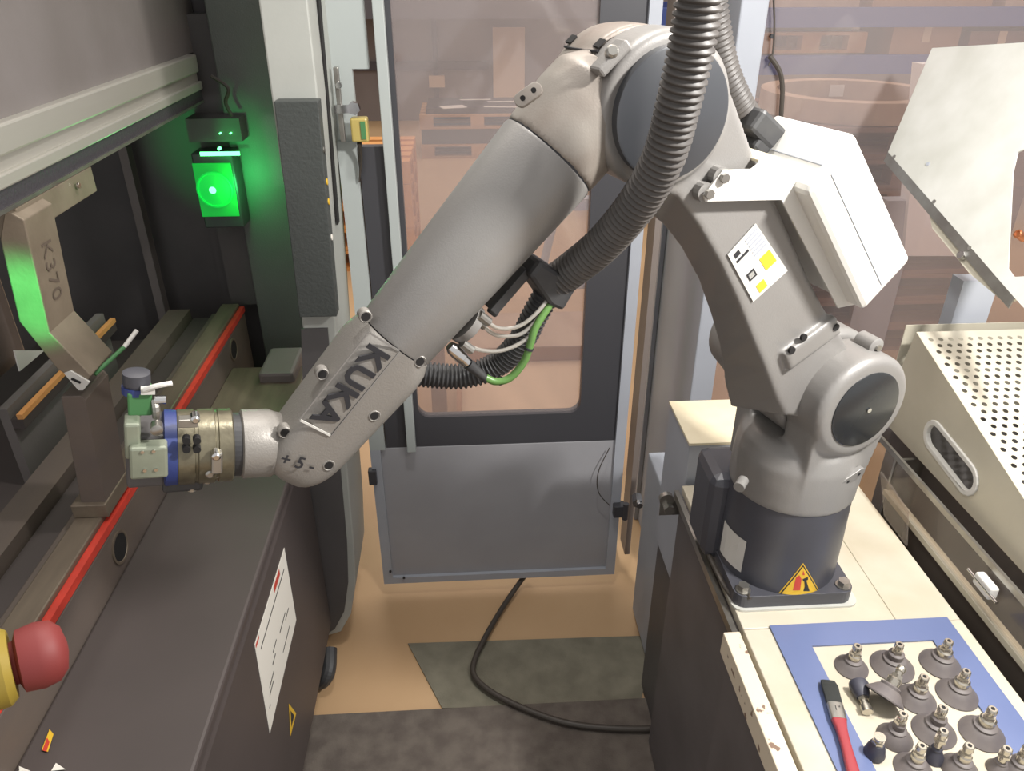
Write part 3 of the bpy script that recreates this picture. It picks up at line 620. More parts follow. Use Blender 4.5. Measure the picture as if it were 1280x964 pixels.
# die segment under the punch
dq = thing('die_block', 'upright steel die block on the bed under the punch', 'die', (-.7, 1.28, .915))
q = [at(x, y, Y=1.235) for x, y in ((100, 490), (128, 482), (146, 566), (118, 574))]
zt, zb = q[0].z, .9155
MB().prism([(-.752, 1.22, zb), (-.705, 1.22, zb), (-.682, 1.22, zt-.01), (-.688, 1.22, zt), (-.722, 1.22, zt)], (0, .10, 0)).build('block', 'bed', dq, bevel=.002)
MB().box(-.765, -.70, 1.21, 1.33, .9153, .945).build('foot', 'bedtop', dq, bevel=.002)
wp = [at(x, y, X=-.996) for x, y in ((18, 438), (56, 438), (25, 464))]
tag(MB().prism(wp, (-.003, 0, 0)).build('corner_plate', 'white'), 'white triangular sheet corner behind the punch', 'plate')
# label sheet and warning stickers on the front skirt
q = [at(x, y, X=-.4315) for x, y in ((355, 685), (370, 775), (337, 917), (318, 806))]
ls = thing('label_sheet', 'white printed sheet stuck to the dark press skirt', 'label', tuple(q[2])); MB().prism(q, (.0008, 0, 0)).build('sheet', 'paper', ls)
def lerp2(u_, v_): return q[0].lerp(q[3], u_).lerp(q[1].lerp(q[2], u_), v_)
def patch(u0, u1, v0, v1, m, nm): MB().prism([lerp2(u0, v0)+Vector((.0009, 0, 0)), lerp2(u1, v0)+Vector((.0009, 0, 0)), lerp2(u1, v1)+Vector((.0009, 0, 0)), lerp2(u0, v1)+Vector((.0009, 0, 0))], (.0003, 0, 0)).build(nm, m, ls)
patch(.22, .42, .03, .10, 'red', 'red_mark'); patch(.90, .99, .02, .05, 'red', 'red_mark')
for u_, w_, v_ in ((.1, .8, .16), (.25, .2, .55), (.15, .12, .62), (.55, .12, .5), (.62, .1, .58), (.72, .14, .66), (.76, .12, .72), (.9, .03, .8), (.2, .25, .8)): patch(u_, u_+w_, v_, v_+.018, 'ink', 'print_line')
q2_ = [at(x, y, X=-.4312) for x, y in ((361, 880), (370, 892), (363, 920))]
ws = thing('warning_sticker', 'small yellow triangle sticker low on the press skirt', 'sticker', tuple(q2_[2])); MB().prism(q2_, (.0006, 0, 0)).build('sticker', 'yellow', ws)
cq = (q2_[0]+q2_[1]+q2_[2])/3; MB().prism([cq.lerp(p, .5)+Vector((.0007, 0, 0)) for p in q2_], (.0003, 0, 0)).build('symbol', 'ink', ws)
# pedal / hose end under the cover
c = at(398, 848, Z=.06); hk = [c+Vector((-.05, .03, -.03)), c+Vector((0, 0, -.02)), c+Vector((.03, .0, .02)), c+Vector((.03, .06, .05))]
tag(MB().tube(hk, .02, 12).build('hose_stub', 'rubber'), 'short black hose loop under the press end cover', 'hose')
# reflection of an emergency stop, built as a solid button on an added stand
ec = CC+ray(40, 822)*.46
et = thing('control_pendant', 'control pendant with red emergency stop on yellow collar', 'control', (-.55, ec.y, 0))
ad = Vector((.86, .50, -.10)).normalized()
MB().lathe(ec-ad*.020, ad, [(-.012, .0235), (.006, .0235), (.010, .020)], 32).build('collar', 'estop_yellow', et, smooth=True)
MB().lathe(ec-ad*.020, ad, [(.008, .012), (.012, .013), (.014, .0185), (.024, .020), (.032, .0185), (.037, .013), (.039, .003)], 32).build('mushroom_button', 'estop_red', et, smooth=True)
MB().box(-.60, ec.x-.033, ec.y-.03, ec.y+.03, ec.z-.03, ec.z+.03).build('housing', 'coldark', et, bevel=.004); MB().box(-.58, -.54, ec.y-.02, ec.y+.02, .0125, ec.z-.03).build('stand_pole', 'coldark', et)
# reflected panel marks, laid as flat coloured patches on the near ledge
sq = [at(x, y, Z=.7925) for x, y in ((52, 938), (62, 912), (67, 918), (60, 940))]
s1 = thing('round_sticker', 'yellow and red sticker on the near end of press ledge', 'sticker', tuple(sq[0])); MB().prism(sq, (0, 0, .0004)).build('yellow_field', 'yellow', s1)
sr = [at(x, y, Z=.793) for x, y in ((53, 938), (59, 922), (62, 928), (58, 940))]; MB().prism(sr, (0, 0, .0003)).build('red_field', 'red', s1)
for i, pts in enumerate((((0, 888), (8, 890), (9, 920), (0, 900)), ((24, 958), (38, 964), (24, 966)), ((64, 964), (70, 954), (82, 962)))):
    g = [at(x, y, Z=.7925) for x, y in pts]; tag(MB().prism(g, (0, 0, .0004)).build('arrow_sticker', 'paper'), ['tall white arrow sticker on the press ledge beside the stop button', 'short white arrow sticker on the press ledge', 'white wedge sticker on press ledge beside the round sticker'][i], 'sticker')

# floor cable
z = .016
cb = [at(660, 722, Z=z), at(632, 756, Z=z), at(606, 800, Z=z), at(592, 832, Z=z), at(596, 852, Z=z), at(625, 874, Z=z), at(680, 898, Z=z), at(730, 910, Z=z), at(800, 914, Z=z), at(860, 910, Z=z)]
cb = [Vector((p.x, p.y, z+.008)) for p in cb]; cb[0].z = .045; 
tag(MB().tube(cb, .0085, 10).build('floor_cable', 'cable', None, smooth=True), 'thick dark cable curving over floor and mats under the door', 'cable')

# ================================================================== ROBOT
R = thing('industrial_robot', 'silver six axis industrial robot arm with black base on cream table', 'robot', tuple(B), pi+PHI)
def rb(mb, name, m, par=None, **k): return mb.build(name, m, par or R, local=True, **k)
Nn = Vector((0, 1, 0)); Zz = Vector((0, 0, 1))
A2 = pl(1081, 512, .10); A3 = pl(838, 142, .07)
a2 = Vector((A2.x, 0, A2.z)); a3 = Vector((A3.x, 0, A3.z))
def rot2(x, y, a): return (x*cos(a)-y*sin(a), x*sin(a)+y*cos(a))
# base plate (square to the table)
pp = [rot2(x, y, -(pi+PHI)) for x, y in rrect(0, 0, .214, .214, .022)]
bp = rb(MB().prism([(x, y, .0045) for x, y in pp], (0, 0, .026)), 'base_plate', 'black', bevel=.003)
pp2 = [rot2(x, y, -(pi+PHI)) for x, y in rrect(.004, -.002, .226, .222, .02)]
rb(MB().prism([(x, y, .0003) for x, y in pp2], (0, 0, .0042)), 'shim_plate', 'galv')
for sx in (-1, 1):
    for sy in (-1, 1):
        x, y = rot2(sx*.09, sy*.09, -(pi+PHI)); b_ = rb(MB().hexa((x, y, .033), (x, y, .043), .010), 'bolt', 'steel', bp); rb(MB().cyl((x, y, .0305), (x, y, .033), .013), 'washer', 'steel', bp)
base = rb(MB().lathe((0, 0, 0), (0, 0, 1), [(.030, .106), (.045, .1055), (.10, .1055), (.205, .103)], 72), 'base', 'black', smooth=True)
cbx = MB(); cbx.box(.425, .52, 1.085, 1.20, .855, 1.045); MBx = cbx.build('connector_housing', 'black', R, bevel=.02)
MB().tube([(.452, 1.20, .90), (.44, 1.15, .87), (.443, 1.05, .862), (.455, .985, .858), (.475, .965, .88)], .005, 8).build('ground_wire', 'cable', R)
# stickers on the base cylinder (angles in world, converted by INV in build)
def cp(ang, z, r): return Vector((B.x+r*cos(ang), B.y+r*sin(ang), TZ+z))
def cyl_pix(px, py, r):
    rr = ray(px, py); dx, dy = rr.x, rr.y; ox, oy = CC.x-B.x, CC.y-B.y
    A_ = dx*dx+dy*dy; B_ = 2*(ox*dx+oy*dy); C_ = ox*ox+oy*oy-r*r; D_ = max(B_*B_-4*A_*C_, 0); tt = (-B_-sqrt(D_))/(2*A_); p = CC+rr*tt
    return atan2(p.y-B.y, p.x-B.x), p.z-TZ
def wrap_poly(pts, r, m, name, sub=8):       # polygon (angle, z) laid on the cylinder as fan grid
    c = (sum(p[0] for p in pts)/len(pts), sum(p[1] for p in pts)/len(pts)); V = [cp(c[0], c[1], r)]; F = []; ring = []
    for i in range(len(pts)):
        p, q_ = pts[i], pts[(i+1) % len(pts)]
        for k in range(sub): ring.append((p[0]+(q_[0]-p[0])*k/sub, p[1]+(q_[1]-p[1])*k/sub))
    for s_ in (.5, 1):
        for p in ring: V.append(cp(c[0]+(p[0]-c[0])*s_, c[1]+(p[1]-c[1])*s_, r))
    n = len(ring)
    for i in range(n): j = (i+1) % n; F.append((0, 1+i, 1+j)); F.append((1+i, 1+n+i, 1+n+j, 1+j))
    return MB().add(V, F).build(name, m, base)
tri = [cyl_pix(x, y, .1062) for x, y in ((972, 743), (1004, 704), (1025, 741))]
def shr(T_, k): c = (sum(p[0] for p in T_)/3, sum(p[1] for p in T_)/3); return [(c[0]+(p[0]-c[0])*k, c[1]+(p[1]-c[1])*k) for p in T_]
wrap_poly(tri, .1062, 'yellow', 'warning_triangle'); wrap_poly(shr(tri, .93), .1065, 'ink', 'triangle_border'); wrap_poly(shr(tri, .84), .1068, 'yellow', 'triangle_field')
def ptri(x, y): return cyl_pix(x, y, .1068)
for poly, m in ((((991, 738), (995, 722), (999, 719), (1002, 724), (1000, 738)), 'red'), (((1004, 739), (1006, 733), (1010, 733), (1012, 739)), 'ink'), (((1006, 734), (1005, 726), (1008, 726), (1010, 733)), 'ink'), (((1003, 724), (1010, 721), (1010, 725), (1004, 727)), 'ink'), (((1003, 719), (1004, 713), (1006, 719)), 'red')):
    wrap_poly([ptri(*p) for p in poly], .1071, m, 'pictogram', 3)
la = cyl_pix(931, 690, .106)[0]; la = la if la > 0 else la+2*pi
wrap_poly([(la, .045), (la, .115), (la-.62, .115), (la-.62, .045)], .1062, 'plate', 'type_label')
# rotating column
cm = MB(); cm.lathe((0, 0, 0), (0, 0, 1), [(.196, .100), (.200, .106), (.24, .106), (.275, .104), (.300, .097), (.315, .080)], 48)
def chk(n0, n1, r, foot=.095):
    pts = []
    for i in range(25): t_ = -.15*pi+1.3*pi*i/24; pts.append((a2.x+r*cos(t_), a2.z+r*sin(t_)))
    pts += [(-foot+.035, .215), (foot-.035, .215)]
    cm.prism([(x, n0, z) for x, z in pts], (0, n1-n0, 0))
chk(.022, .088, .088); chk(-.10, -.062, .085)
cm.lathe((a2.x, .08, a2.z), (0, 1, 0), [(0, .088), (.012, .088), (.020, .080), (.021, .070)], 44)
cm.lathe((0, -.02, .23), (0, 0, 1), [(0, .085), (.05, .082), (.085, .07)], 40)
colm = rb(cm, 'rotating_column', 'silver', remesh=.004, sm=9)
rb(MB().lathe((a2.x, .099, a2.z), (0, 1, 0), [(0, .064), (.0035, .064), (.0045, .062)], 48), 'axis_cover', 'disc2', smooth=True)
c = Vector((a2.x-.004, .104, a2.z)); rb(MB().lathe(c, (0, 1, 0), [(0, .004), (.002, .004)], 12), 'cover_screw', 'chrome')
rb(MB().lathe((a2.x, -.10, a2.z), (0, -1, 0), [(0, .082), (.05, .080), (.11, .068), (.115, .06)], 36), 'shoulder_motor', 'silver', smooth=True)
# oblong tag plates and lug
def oblong(px, py, w, ang, name, n_, r=.010, half=.014, par=None):
    c = pl(px, py, w); ax_ = Vector((cos(ang), 0, sin(ang))); ay_ = n_.cross(ax_)
    pts = [c+ax_*x+ay_*y for x, y in slot((0, 0), 0, half, r)]
    o = rb(MB().prism(pts, n_*.008), name, 'silver' if name == 'cover_tab' else 'elbowbrown', par, bevel=.0015)
    for s_ in (-1, 1): rb(MB().lathe(c+ax_*s_*half*.8+n_*.008, n_, [(0, .003), (.0006, .003)], 10), 'screw', 'hole', o)
    return o
oblong(1062, 594, .096, radians(155), 'cover_tab', Vector((-.15, .98, -.1)).normalized())
c = pl(1088, 430, .06); rb(MB().lathe(c, (0, 1, 0), [(-.02, .014), (.012, .014), (.014, .011)], 20), 'lifting_boss', 'silver', smooth=True); rb(MB().lathe(c+Nn*.014, (0, 1, 0), [(0, .005), (.004, .005)], 12), 'boss_screw', 'steel')
c = pl(923, 602, .03); rb(MB().cyl(c+Vector((-.01, 0, 0)), c+Vector((.008, .012, -.002)), .009), 'stop_pin', 'silver')
# link arm
NA, NB = -.045, .055
left = [pl(*q, .055) for q in ((800, 232), (845, 243), (872, 280), (900, 328), (922, 375), (940, 420), (958, 462), (972, 498), (984, 520))]
right = [pl(*q, .055) for q in ((1052, 420), (1030, 385), (1010, 345), (978, 270), (945, 200), (920, 130), (900, 80))]
leftf = [pl(*q, NA) for q in ((792, 252), (826, 278), (850, 308), (872, 348), (887, 390), (897, 425), (902, 452), (905, 480), (912, 508))]
tail = [Vector((a2.x+.03, 0, a2.z-.04)), Vector((a2.x-.04, 0, a2.z+.02))]+right
nearl = [Vector((p.x, NB, p.z)) for p in left+tail]; farl = [Vector((p.x, NA, p.z)) for p in leftf+tail]; nl = len(nearl)
lm = MB(); tn_ = [tuple(t_) for t_ in tessellate_polygon([nearl])]; tf_ = [tuple(i+nl for i in t_) for t_ in tessellate_polygon([farl])]
lm.add(nearl+farl, tn_+tf_+[(i, (i+1) % nl, nl+(i+1) % nl, nl+i) for i in range(nl)])
lm.lathe((a2.x, -.06, a2.z), (0, 1, 0), [(0, .088), (.01, .098), (.07, .098), (.08, .09)], 44)
lm.lathe((a3.x, -.01, a3.z), (0, 1, 0), [(0, .080), (.02, .087), (.068, .087), (.076, .082)], 44)
c1, c2 = pl(975, 440, .055), pl(1040, 392, .055); d_ = (c2-c1).normalized(); pv = Vector((-d_.z, 0, d_.x))
if pv.z > 0: pv = -pv
lm.prism([Vector((p.x, .05, p.z)) for p in (c1, c2, c2+pv*.035, c1+pv*.035)], (0, .016, 0))
link = rb(lm, 'link_arm', 'silver', remesh=.0035, sm=3)
for px, py in ((1005, 422), (990, 438), (1045, 409)):
    c = pl(px, py, .066); rb(MB().lathe(c+Nn*-.003, (0, 1, 0), [(0, .0055), (.0045, .0055)], 14), 'screw', 'hole', link)
rb(MB().lathe((a3.x, .060, a3.z), (0, 1, 0), [(0, .072), (.017, .072), (.018, .070)], 56), 'elbow_cover', 'disc', smooth=True)
# lug on elbow ring
c = pl(763, 72, .052); rb(MB().obox(c, (.75, 0, -.66), (0, 1, 0), (.66, 0, .75), .022, .012, .006), 'ring_lug', 'silver', bevel=.003); rb(MB().lathe(c+Vector((.002, .004, .004)), (.25, .85, .45), [(0, .007), (.008, .007), (.010, .005)], 16), 'lug_screw', 'steel', smooth=True)
# type plate on link
q = [pl(*p, .0562) for p in ((909, 318), (944, 279), (984, 338), (941, 377))]
tpz = rb(MB().prism(q, (0, .0012, 0)), 'type_plate', 'plate')
def tp2(u_, v_): return q[0].lerp(q[1], u_).lerp(q[3].lerp(q[2], u_), v_)+Nn*.0013
def tpp(u0, u1, v0, v1, m, nm='plate_print'): rb(MB().prism([tp2(u0, v0), tp2(u1, v0), tp2(u1, v1), tp2(u0, v1)], (0, .0004, 0)), nm, m, tpz)
tpp(.60, .92, .48, .72, 'yellow', 'yellow_field'); tpp(.22, .45, .80, .95, 'yellow', 'yellow_field'); tpp(.12, .30, .08, .16, 'ink'); tpp(.1, .5, .2, .24, 'ink')
for k in range(6): tpp(.55, .95, .06+k*.06, .085+k*.06, 'post')
tpp(.15, .38, .52, .66, 'ink'); tpp(.19, .34, .55, .63, 'plate')
# forearm: rear housing at the elbow, tube, wrist cover
d3 = Vector((.707, 0, -.707)); p3 = Vector((-.707, 0, -.707))       # along the forearm, towards its underside
s1c = (pl(632, 160, 0)+pl(735, 228, 0))/2; s2c = (pl(456, 394, 0)+pl(530, 451, 0))/2; d3 = (s2c-s1c).normalized(); p3 = Vector((d3.z, 0, -d3.x))
if p3.z > 0: p3 = -p3
e3 = s1c-d3*.125
hm = MB(); hm.lathe((a3.x+.004, -.105, a3.z+.004), (0, 1, 0), [(0, .056), (.012, .072), (.03, .080), (.060, .083), (.102, .083)], 44)
hm.lathe(s1c+d3*.0, -d3, [(0, .0635), (.03, .0645), (.06, .066), (.09, .064), (.11, .05)], 44)
hous = rb(hm, 'elbow_housing', 'elbowbrown', remesh=.004, sm=5)
oblong(661, 120, .036, radians(150), 'housing_tab', Vector((.45, .80, .35)).normalized(), .008, .009)
def on_cyl(px, py, c, r):
    w_ = .02
    while w_ > -.11:
        p = pl(px, py, w_)
        if (p.x-c.x)**2+(p.z-c.z)**2 <= r*r: return p
        w_ -= .002
    return pl(px, py, -.05)
hc = Vector((a3.x+.004, 0, a3.z+.004))
rb(MB().tube([on_cyl(x, y, hc, .0825) for x, y in ((706, 58), (718, 61), (735, 63), (748, 64))], .0016, 6), 'cover_seam', 'ink')
for px, py in ((714, 49), (749, 54)): c = on_cyl(px, py, hc, .083); rb(MB().obox(c, (c-hc).cross(Nn).normalized(), Nn, Vector((c.x-hc.x, 0, c.z-hc.z)).normalized(), .006, .006, .0012), 'housing_slot', 'hole')
LT = (s2c-s1c).length
rb(MB().lathe(s1c, d3, [(.0008, .0625), (.004, .0638), (LT*.5, .0575), (LT-.004, .0500), (LT-.0008, .0490)], 56), 'forearm_tube', 'silver', smooth=True)
rb(MB().lathe(s1c, d3, [(-.003, .0615), (.003, .0615)], 40), 'seam_ring', 'ink'); rb(MB().lathe(s2c, d3, [(-.003, .047), (.003, .047)], 40), 'seam_ring', 'ink')
endc = (pl(352, 545, 0)+pl(410, 592, 0))/2; LW = (endc-s2c).dot(d3)+.034
def wsec(dd, hw, hn, off=0, ex=.55, n=40):
    c = s2c+d3*dd+p3*off
    return [c+p3*(hw*math.copysign(abs(cos(2*pi*i/n))**ex, cos(2*pi*i/n)))+Nn*(hn*math.copysign(abs(sin(2*pi*i/n))**ex, sin(2*pi*i/n))) for i in range(n)]
wm = MB(); S_ = [wsec(.0008, .049, .049, 0, .9), wsec(.012, .0505, .048, 0, .6)]
for k in range(0, 8): f_ = k/7; S_.append(wsec(.03+f_*(LW-.03-.055), .051-.006*f_, .047-.007*f_, .0, .45))
for k in range(1, 9): a_ = pi/2*k/8.0; S_.append(wsec(LW-.055+.055*sin(a_), .045*max(cos(a_), .08)**.75, .040*(max(cos(a_), .1))**.35, 0, .5))
wm.loft(S_); wr = rb(wm, 'wrist_cover', 'silver_worn', smooth=True, auto=60)
def wsurf(px, py):                       # pixel -> point on the camera side of the wrist cover
    w_ = .04
    for k in range(8):
        p = pl(px, py, w_); t_ = max(0, min(1, ((p-s2c).dot(d3)-.03)/(LW-.085))); hw_ = .051-.006*t_; hn_ = .047-.007*t_
        r_ = min(abs((p-s2c).dot(p3))/hw_, .985); w_ = hn_*(1-r_**(2/.45))**(.45/2)
    return pl(px, py, w_)
for px, py in ((457, 396), (403, 468), (356, 541), (525, 452), (468, 520), (411, 582)):
    c = wsurf(px, py)-Nn*.001; rb(MB().lathe(c, (0, 1, 0), [(-.010, .0078), (.001, .0078), (.002, .0066), (.0012, .006)], 18), 'screw_boss', 'silver_worn', wr, smooth=True); rb(MB().lathe(c, (0, 1, 0), [(.000, .0052), (.0017, .0052)], 16), 'screw', 'hole', wr)
def face(px, py): # point on the flat wrist face
    p = pl(px, py, .045); t_ = max(0, min(1, ((p-s2c).dot(d3)-.03)/(LW-.085))); w_ = .047-.007*t_+.0006; return pl(px, py, w_)
kc = face(437, 482); kd = (face(402, 527)-face(472, 440)).normalized(); ku = Nn.cross(kd); ku = ku if ku.dot(p3) > 0 else -ku
kk = text_mesh('KUKA', .042, kc, kd, ku, .0002, 1.04, True, .0011, .0012)
# give the raised letters thickness
kv = kk.v; 
rb(kk, 'lettering', 'ink', wr)
for s_ in (-1, 1):
    for b_off in (0,):
        e = kc+kd*s_*.066; rb(MB().obox(e, ku, kd, Nn, .021, .0012, .0009), 'letter_frame', 'white' if s_ > 0 else 'silver', wr)
for s_ in (-1, 1): e = kc+ku*s_*.0225; rb(MB().obox(e, kd, ku, Nn, .066, .0008, .0007), 'letter_frame', 'silver', wr)
k5 = face(372, 578); ex5 = (p3+d3*-.25).normalized(); rb(text_mesh('+ 5 -', .022, k5+Nn*.001, ex5, Nn.cross(ex5), .0008, 1, True, .0004), 'axis_mark', 'ink', wr)
# wrist flange and tool along tdir
f0 = pl(344, 553, -.008); f1 = pl(165, 562, -.008); td = (f1-f0).normalized(); TL = (f1-f0).length
def tx(px): return (pl(px, 556, -.008)-f0).dot(td)
rb(MB().lathe(f0, td, [(-.03, .030), (.0, .038), (.008, .0415), (tx(302), .0415), (tx(300), .039)], 44), 'wrist_flange', 'silver_worn', smooth=True)
rb(MB().lathe(f0, td, [(tx(301), .038), (tx(290), .038)], 40), 'flange_gap', 'rubber')
rb(MB().lathe(f0, td, [(tx(290), .041), (tx(288), .0435), (tx(272), .0435), (tx(271), .042), (tx(268), .042), (tx(267), .044), (tx(247), .044), (tx(246), .0425), (tx(243), .0425), (tx(242), .044), (tx(222), .044), (tx(220), .042)], 48), 'tool_changer', 'tool', smooth=True)
rb(MB().lathe(f0, td, [(tx(221), .0435), (tx(206), .0445), (tx(204), .041)], 40), 'blue_collar', 'blue', smooth=True)
tn = Nn; tup = tn.cross(td) if tn.cross(td).z > 0 else td.cross(tn)
def TP(px, py, w): return pl(px, py, w)
for px in (246, 233):
    for py in (549, 560): c = TP(px, py, .038); rb(MB().lathe(c, (0, 1, 0), [(-.004, .0042), (.0052, .0042)], 12), 'changer_hole', 'hole')
c = TP(235, 527, .030); rb(MB().obox(c, td, tup, Nn, .010, .005, .006), 'sensor_clip', 'steel', bevel=.001)
for px, py, w_ in ((244, 522, .03), (270, 568, .042), (262, 590, .03), (272, 590, .02), (258, 598, .01)):
    c = TP(px, py, w_); rb(MB().lathe(c, (0, 1, 0), [(-.006, .005), (.006, .005), (.008, .003)], 12), 'fitting', 'chrome' if py < 575 else 'steel', smooth=True)
c = TP(271, 577, .036); rb(MB().obox(c, tup, td, Nn, .014, .006, .006), 'lock_lever', 'steel', bevel=.002)
rb(MB().obox(f0+td*tx(182)+Nn*.0, td, tup, Nn, .020, .034, .030), 'gripper_body', 'coldark', bevel=.004)
c = TP(186, 574, .034); rb(MB().obox(c, td, tup, Nn, .019, .020, .010), 'gripper_block', 'toolblock', bevel=.003)
for px, py in ((178, 565), (192, 564), (181, 588), (195, 587)): cc_ = TP(px, py, .044); rb(MB().lathe(cc_, (0, 1, 0), [(0, .002), (.0015, .002)], 10), 'block_screw', 'chrome')
c = TP(166, 545, .02); rb(MB().obox(c, td, tup, Nn, .008, .022, .014), 'jaw', 'toolblock', bevel=.003)
c = TP(196, 537, .036); rb(MB().lathe(c, (0, 1, 0), [(-.01, .0065), (.003, .0065), (.004, .005)], 18), 'valve_knob', 'steel', smooth=True)
c = TP(175, 499, .0); rb(MB().obox(c, td, tup, Nn, .012, .014, .014), 'valve_block', 'greentape', bevel=.002)
c = TP(171, 480, .0); rb(MB().lathe(c-tup*.006, tup, [(0, .013), (.006, .013), (.007, .014), (.020, .014), (.021, .010)], 22), 'valve_cap', 'black', smooth=True)
c = TP(170, 486, .0); rb(MB().lathe(c, tup, [(-.004, .0145), (.004, .0145)], 22), 'valve_band', 'blue')
rb(MB().tube([TP(180, 488, .018), TP(190, 484, .02), TP(203, 481, .02), TP(215, 479, .018)], .003, 8), 'white_tape', 'white'); rb(MB().obox(TP(185, 488, .016), td, tup, Nn, .007, .004, .003), 'tape_flag', 'white')
rb(MB().tube([TP(193, 500, .01), TP(195, 512, .015), TP(196, 522, .015)], .0045, 8), 'elbow_pipe', 'steel'); rb(MB().lathe(TP(200, 500, .012), td, [(-.006, .005), (.006, .005)], 12), 'pipe_joint', 'chrome')
c = TP(228, 598, .0); rb(MB().obox(c, td, tup, Nn, .022, .010, .016), 'lower_valve', 'rubber', bevel=.004); rb(MB().lathe(TP(240, 605, .01), tup, [(-.008, .006), (.008, .006)], 12), 'lower_fitting', 'steel')
# hoses
hp = [pl(x, y, w_) for x, y, w_ in ((884, -60, .17), (874, 0, .165), (864, 60, .16), (848, 130, .15), (830, 195, .135), (800, 250, .105), (757, 302, .06), (715, 337, .02), (680, 362, .0))]
rb(MB().tube(hp, .0215, 16, .0072, .0036), 'corrugated_hose', 'hose', smooth=True, auto=80)
hp2 = [pl(x, y, w_) for x, y, w_ in ((690, 355, .0), (668, 395, -.005), (652, 425, -.012), (622, 455, -.03), (580, 470, -.045), (530, 468, -.06), (490, 462, -.07))]
rb(MB().tube(hp2, .0165, 14, .006, .003), 'corrugated_hose', 'rubber', smooth=True, auto=80)
hp3 = [pl(x, y, w_) for x, y, w_ in ((884, -40, -.05), (890, 20, -.05), (903, 85, -.05), (922, 130, -.05), (940, 158, -.045))]
rb(MB().tube(hp3, .0200, 14, .0066, .003), 'corrugated_hose', 'hose', smooth=True, auto=80)
c = pl(948, 160, -.03); rb(MB().obox(c, (.75, 0, .55), (0, 1, 0), (-.55, 0, .75), .030, .024, .018), 'hose_connector', 'rubber', bevel=.006); c = pl(945, 180, -.03); rb(MB().obox(c, (.75, 0, .55), (0, 1, 0), (-.55, 0, .75), .020, .022, .014), 'hose_connector', 'rubber', bevel=.005)
# clamp and rail on the forearm underside
cq = [pl(*p_, .0) for p_ in ((650, 335), (664, 316), (712, 348), (693, 380), (676, 372))]
rb(MB().prism([p-Nn*.028 for p in cq], (0, .056, 0)), 'hose_clamp', 'rubber', bevel=.006)
ra, rbb = pl(656, 335, 0), pl(612, 386, 0); rb(MB().obox((ra+rbb)/2, (rbb-ra).normalized(), Nn, (rbb-ra).normalized().cross(Nn), (rbb-ra).length/2, .014, .006), 'clamp_rail', 'rubber', bevel=.001)
for px, py in ((632, 367), (615, 388)): c = pl(px, py, 0); rb(MB().cyl(c-p3*.004, c+p3*.008, .005, seg=10), 'rail_screw', 'rubber')
c = pl(585, 405, 0); pe = (pl(603, 385, 0)-pl(568, 432, 0)).normalized()
rb(MB().lathe(c-p3*.010, p3, [(0, .028), (.012, .027), (.014, .024)], 36), 'port_plate', 'silver', smooth=True)
for px, py, w_ in ((597, 391, .008), (592, 395, -.01), (576, 426, .006)):
    c = pl(px, py, w_); c += Nn*.012; rb(MB().cyl(c-p3*.004, c+p3*.014, .0062, seg=12), 'push_fitting', 'steel')
for k, pts in enumerate((((600, 395, .010), (622, 410, .016), (648, 408, .022), (670, 392, .024), (688, 370, .018)), ((597, 399, .0), (618, 418, .01), (650, 418, .02), (674, 396, .022), (690, 372, .016)), ((580, 429, .010), (602, 438, .016), (632, 437, .022), (664, 418, .024), (692, 374, .02)))):
    rb(MB().tube([pl(*p_) for p_ in pts], .0026, 8), 'air_tube', 'cleartube', smooth=True)
ca, cbb = pl(566, 436, .012), pl(588, 458, .014); rb(MB().lathe(ca, cbb-ca, [(-.006, .006), (.0, .0085), (.018, .0085), (.019, .0075), (.028, .0075)], 16), 'cable_plug', 'chrome', smooth=True)
cc2 = pl(608, 474, .014); rb(MB().cyl(cbb-(cbb-ca)*.15, cc2, .0075, .0048, 14), 'plug_boot', 'rubber', smooth=True)
rb(MB().tube([pl(*p_) for p_ in ((607, 472, .014), (620, 477, .018), (638, 472, .022), (655, 452, .026), (663, 430, .028), (670, 408, .026), (692, 374, .018))], .0050, 10), 'green_cable', 'greencable', smooth=True)
for px, py in ((625, 476), (661, 436)): c = pl(px, py, .018 if py > 460 else .028); rb(MB().lathe(c, (.6, .2, .4) if py > 460 else (-.3, 0, 1), [(-.0015, .0062), (.0015, .0062)], 12), 'cable_tie', 'ink')
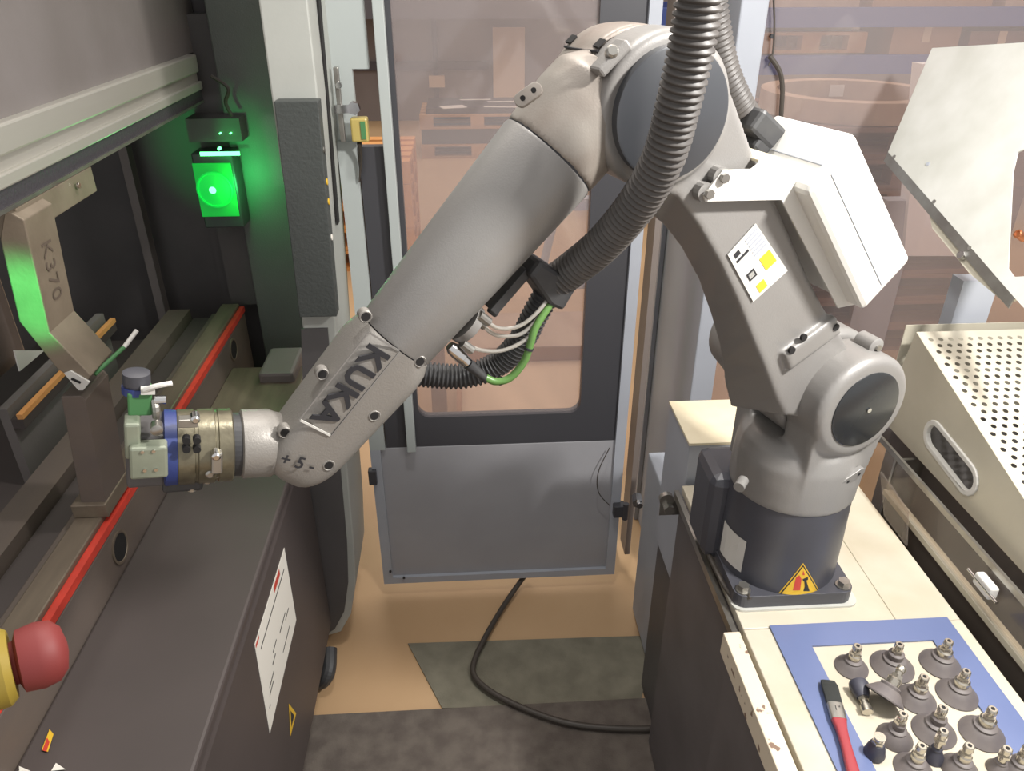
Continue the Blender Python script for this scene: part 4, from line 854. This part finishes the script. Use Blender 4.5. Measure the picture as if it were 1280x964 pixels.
# valve box on the link
d2 = (a3-a2).normalized(); pr2 = Vector((-d2.z, 0, d2.x))
bq = [pl(*p_, .10) for p_ in ((1010, 240), (1070, 165), (1140, 325), (1080, 390))]
rb(MB().prism([p-Nn*.15 for p in bq], (0, .15, 0)), 'valve_box', 'white', bevel=.008)
e_ = (bq[1]-bq[0])*.5; g = bq[0].lerp(bq[1], .42); g2 = bq[3].lerp(bq[2], .42)
cm_ = rb(MB().obox((g+g2)/2+Nn*.0003, (g2-g).normalized(), (bq[1]-bq[0]).normalized(), Nn, (g2-g).length/2-.012, .0006, .0006), 'box_seam', 'post')
rb(MB().obox(g-Nn*.075+d2*.0003, Nn, (bq[1]-bq[0]).normalized(), d2, .066, .0006, .0006), 'box_seam', 'post')
# bracket: sheet with arm, on the near side
bk = [pl(*p_, .068) for p_ in ((878, 243), (902, 212), (938, 211), (948, 203), (975, 200), (988, 214), (1066, 380), (1046, 384), (975, 249), (880, 251))]
rb(MB().prism(bk, (0, .003, 0)), 'mount_bracket', 'white')
bt = [bk[4], bk[5], bk[6]]
for i in (5,):
    a_, b2 = bk[5], bk[6]; rb(MB().add([a_, b2, b2-Nn*.055, a_-Nn*.055, a_+pr2*.003, b2+pr2*.003, b2-Nn*.055+pr2*.003, a_-Nn*.055+pr2*.003], [(0,1,2,3),(4,7,6,5),(0,4,5,1),(1,5,6,2),(2,6,7,3),(3,7,4,0)]), 'bracket_flange', 'white')
a_, b2 = bk[3], bk[5]; tq = [pl(930, 180, -.02), pl(972, 192, -.02)]
rb(MB().add([bk[3], bk[4], bk[4]-Nn*.12, bk[3]-Nn*.12+Vector((.01, 0, 0)), bk[3]+Zz*.003, bk[4]+Zz*.003, bk[4]-Nn*.12+Zz*.003, bk[3]-Nn*.12+Vector((.01, 0, .003))], [(0,1,2,3),(4,7,6,5),(0,4,5,1),(1,5,6,2),(2,6,7,3),(3,7,4,0)]), 'bracket_top', 'cream')
for px, py in ((885, 242), (904, 222)):
    c = pl(px, py, .071); rb(MB().cyl(c-Nn*.02, c-Nn*.003, .012, seg=16), 'spacer', 'silver'); rb(MB().hexa(c+Nn*.0005, c+Nn*.006, .0062), 'bolt', 'steel')
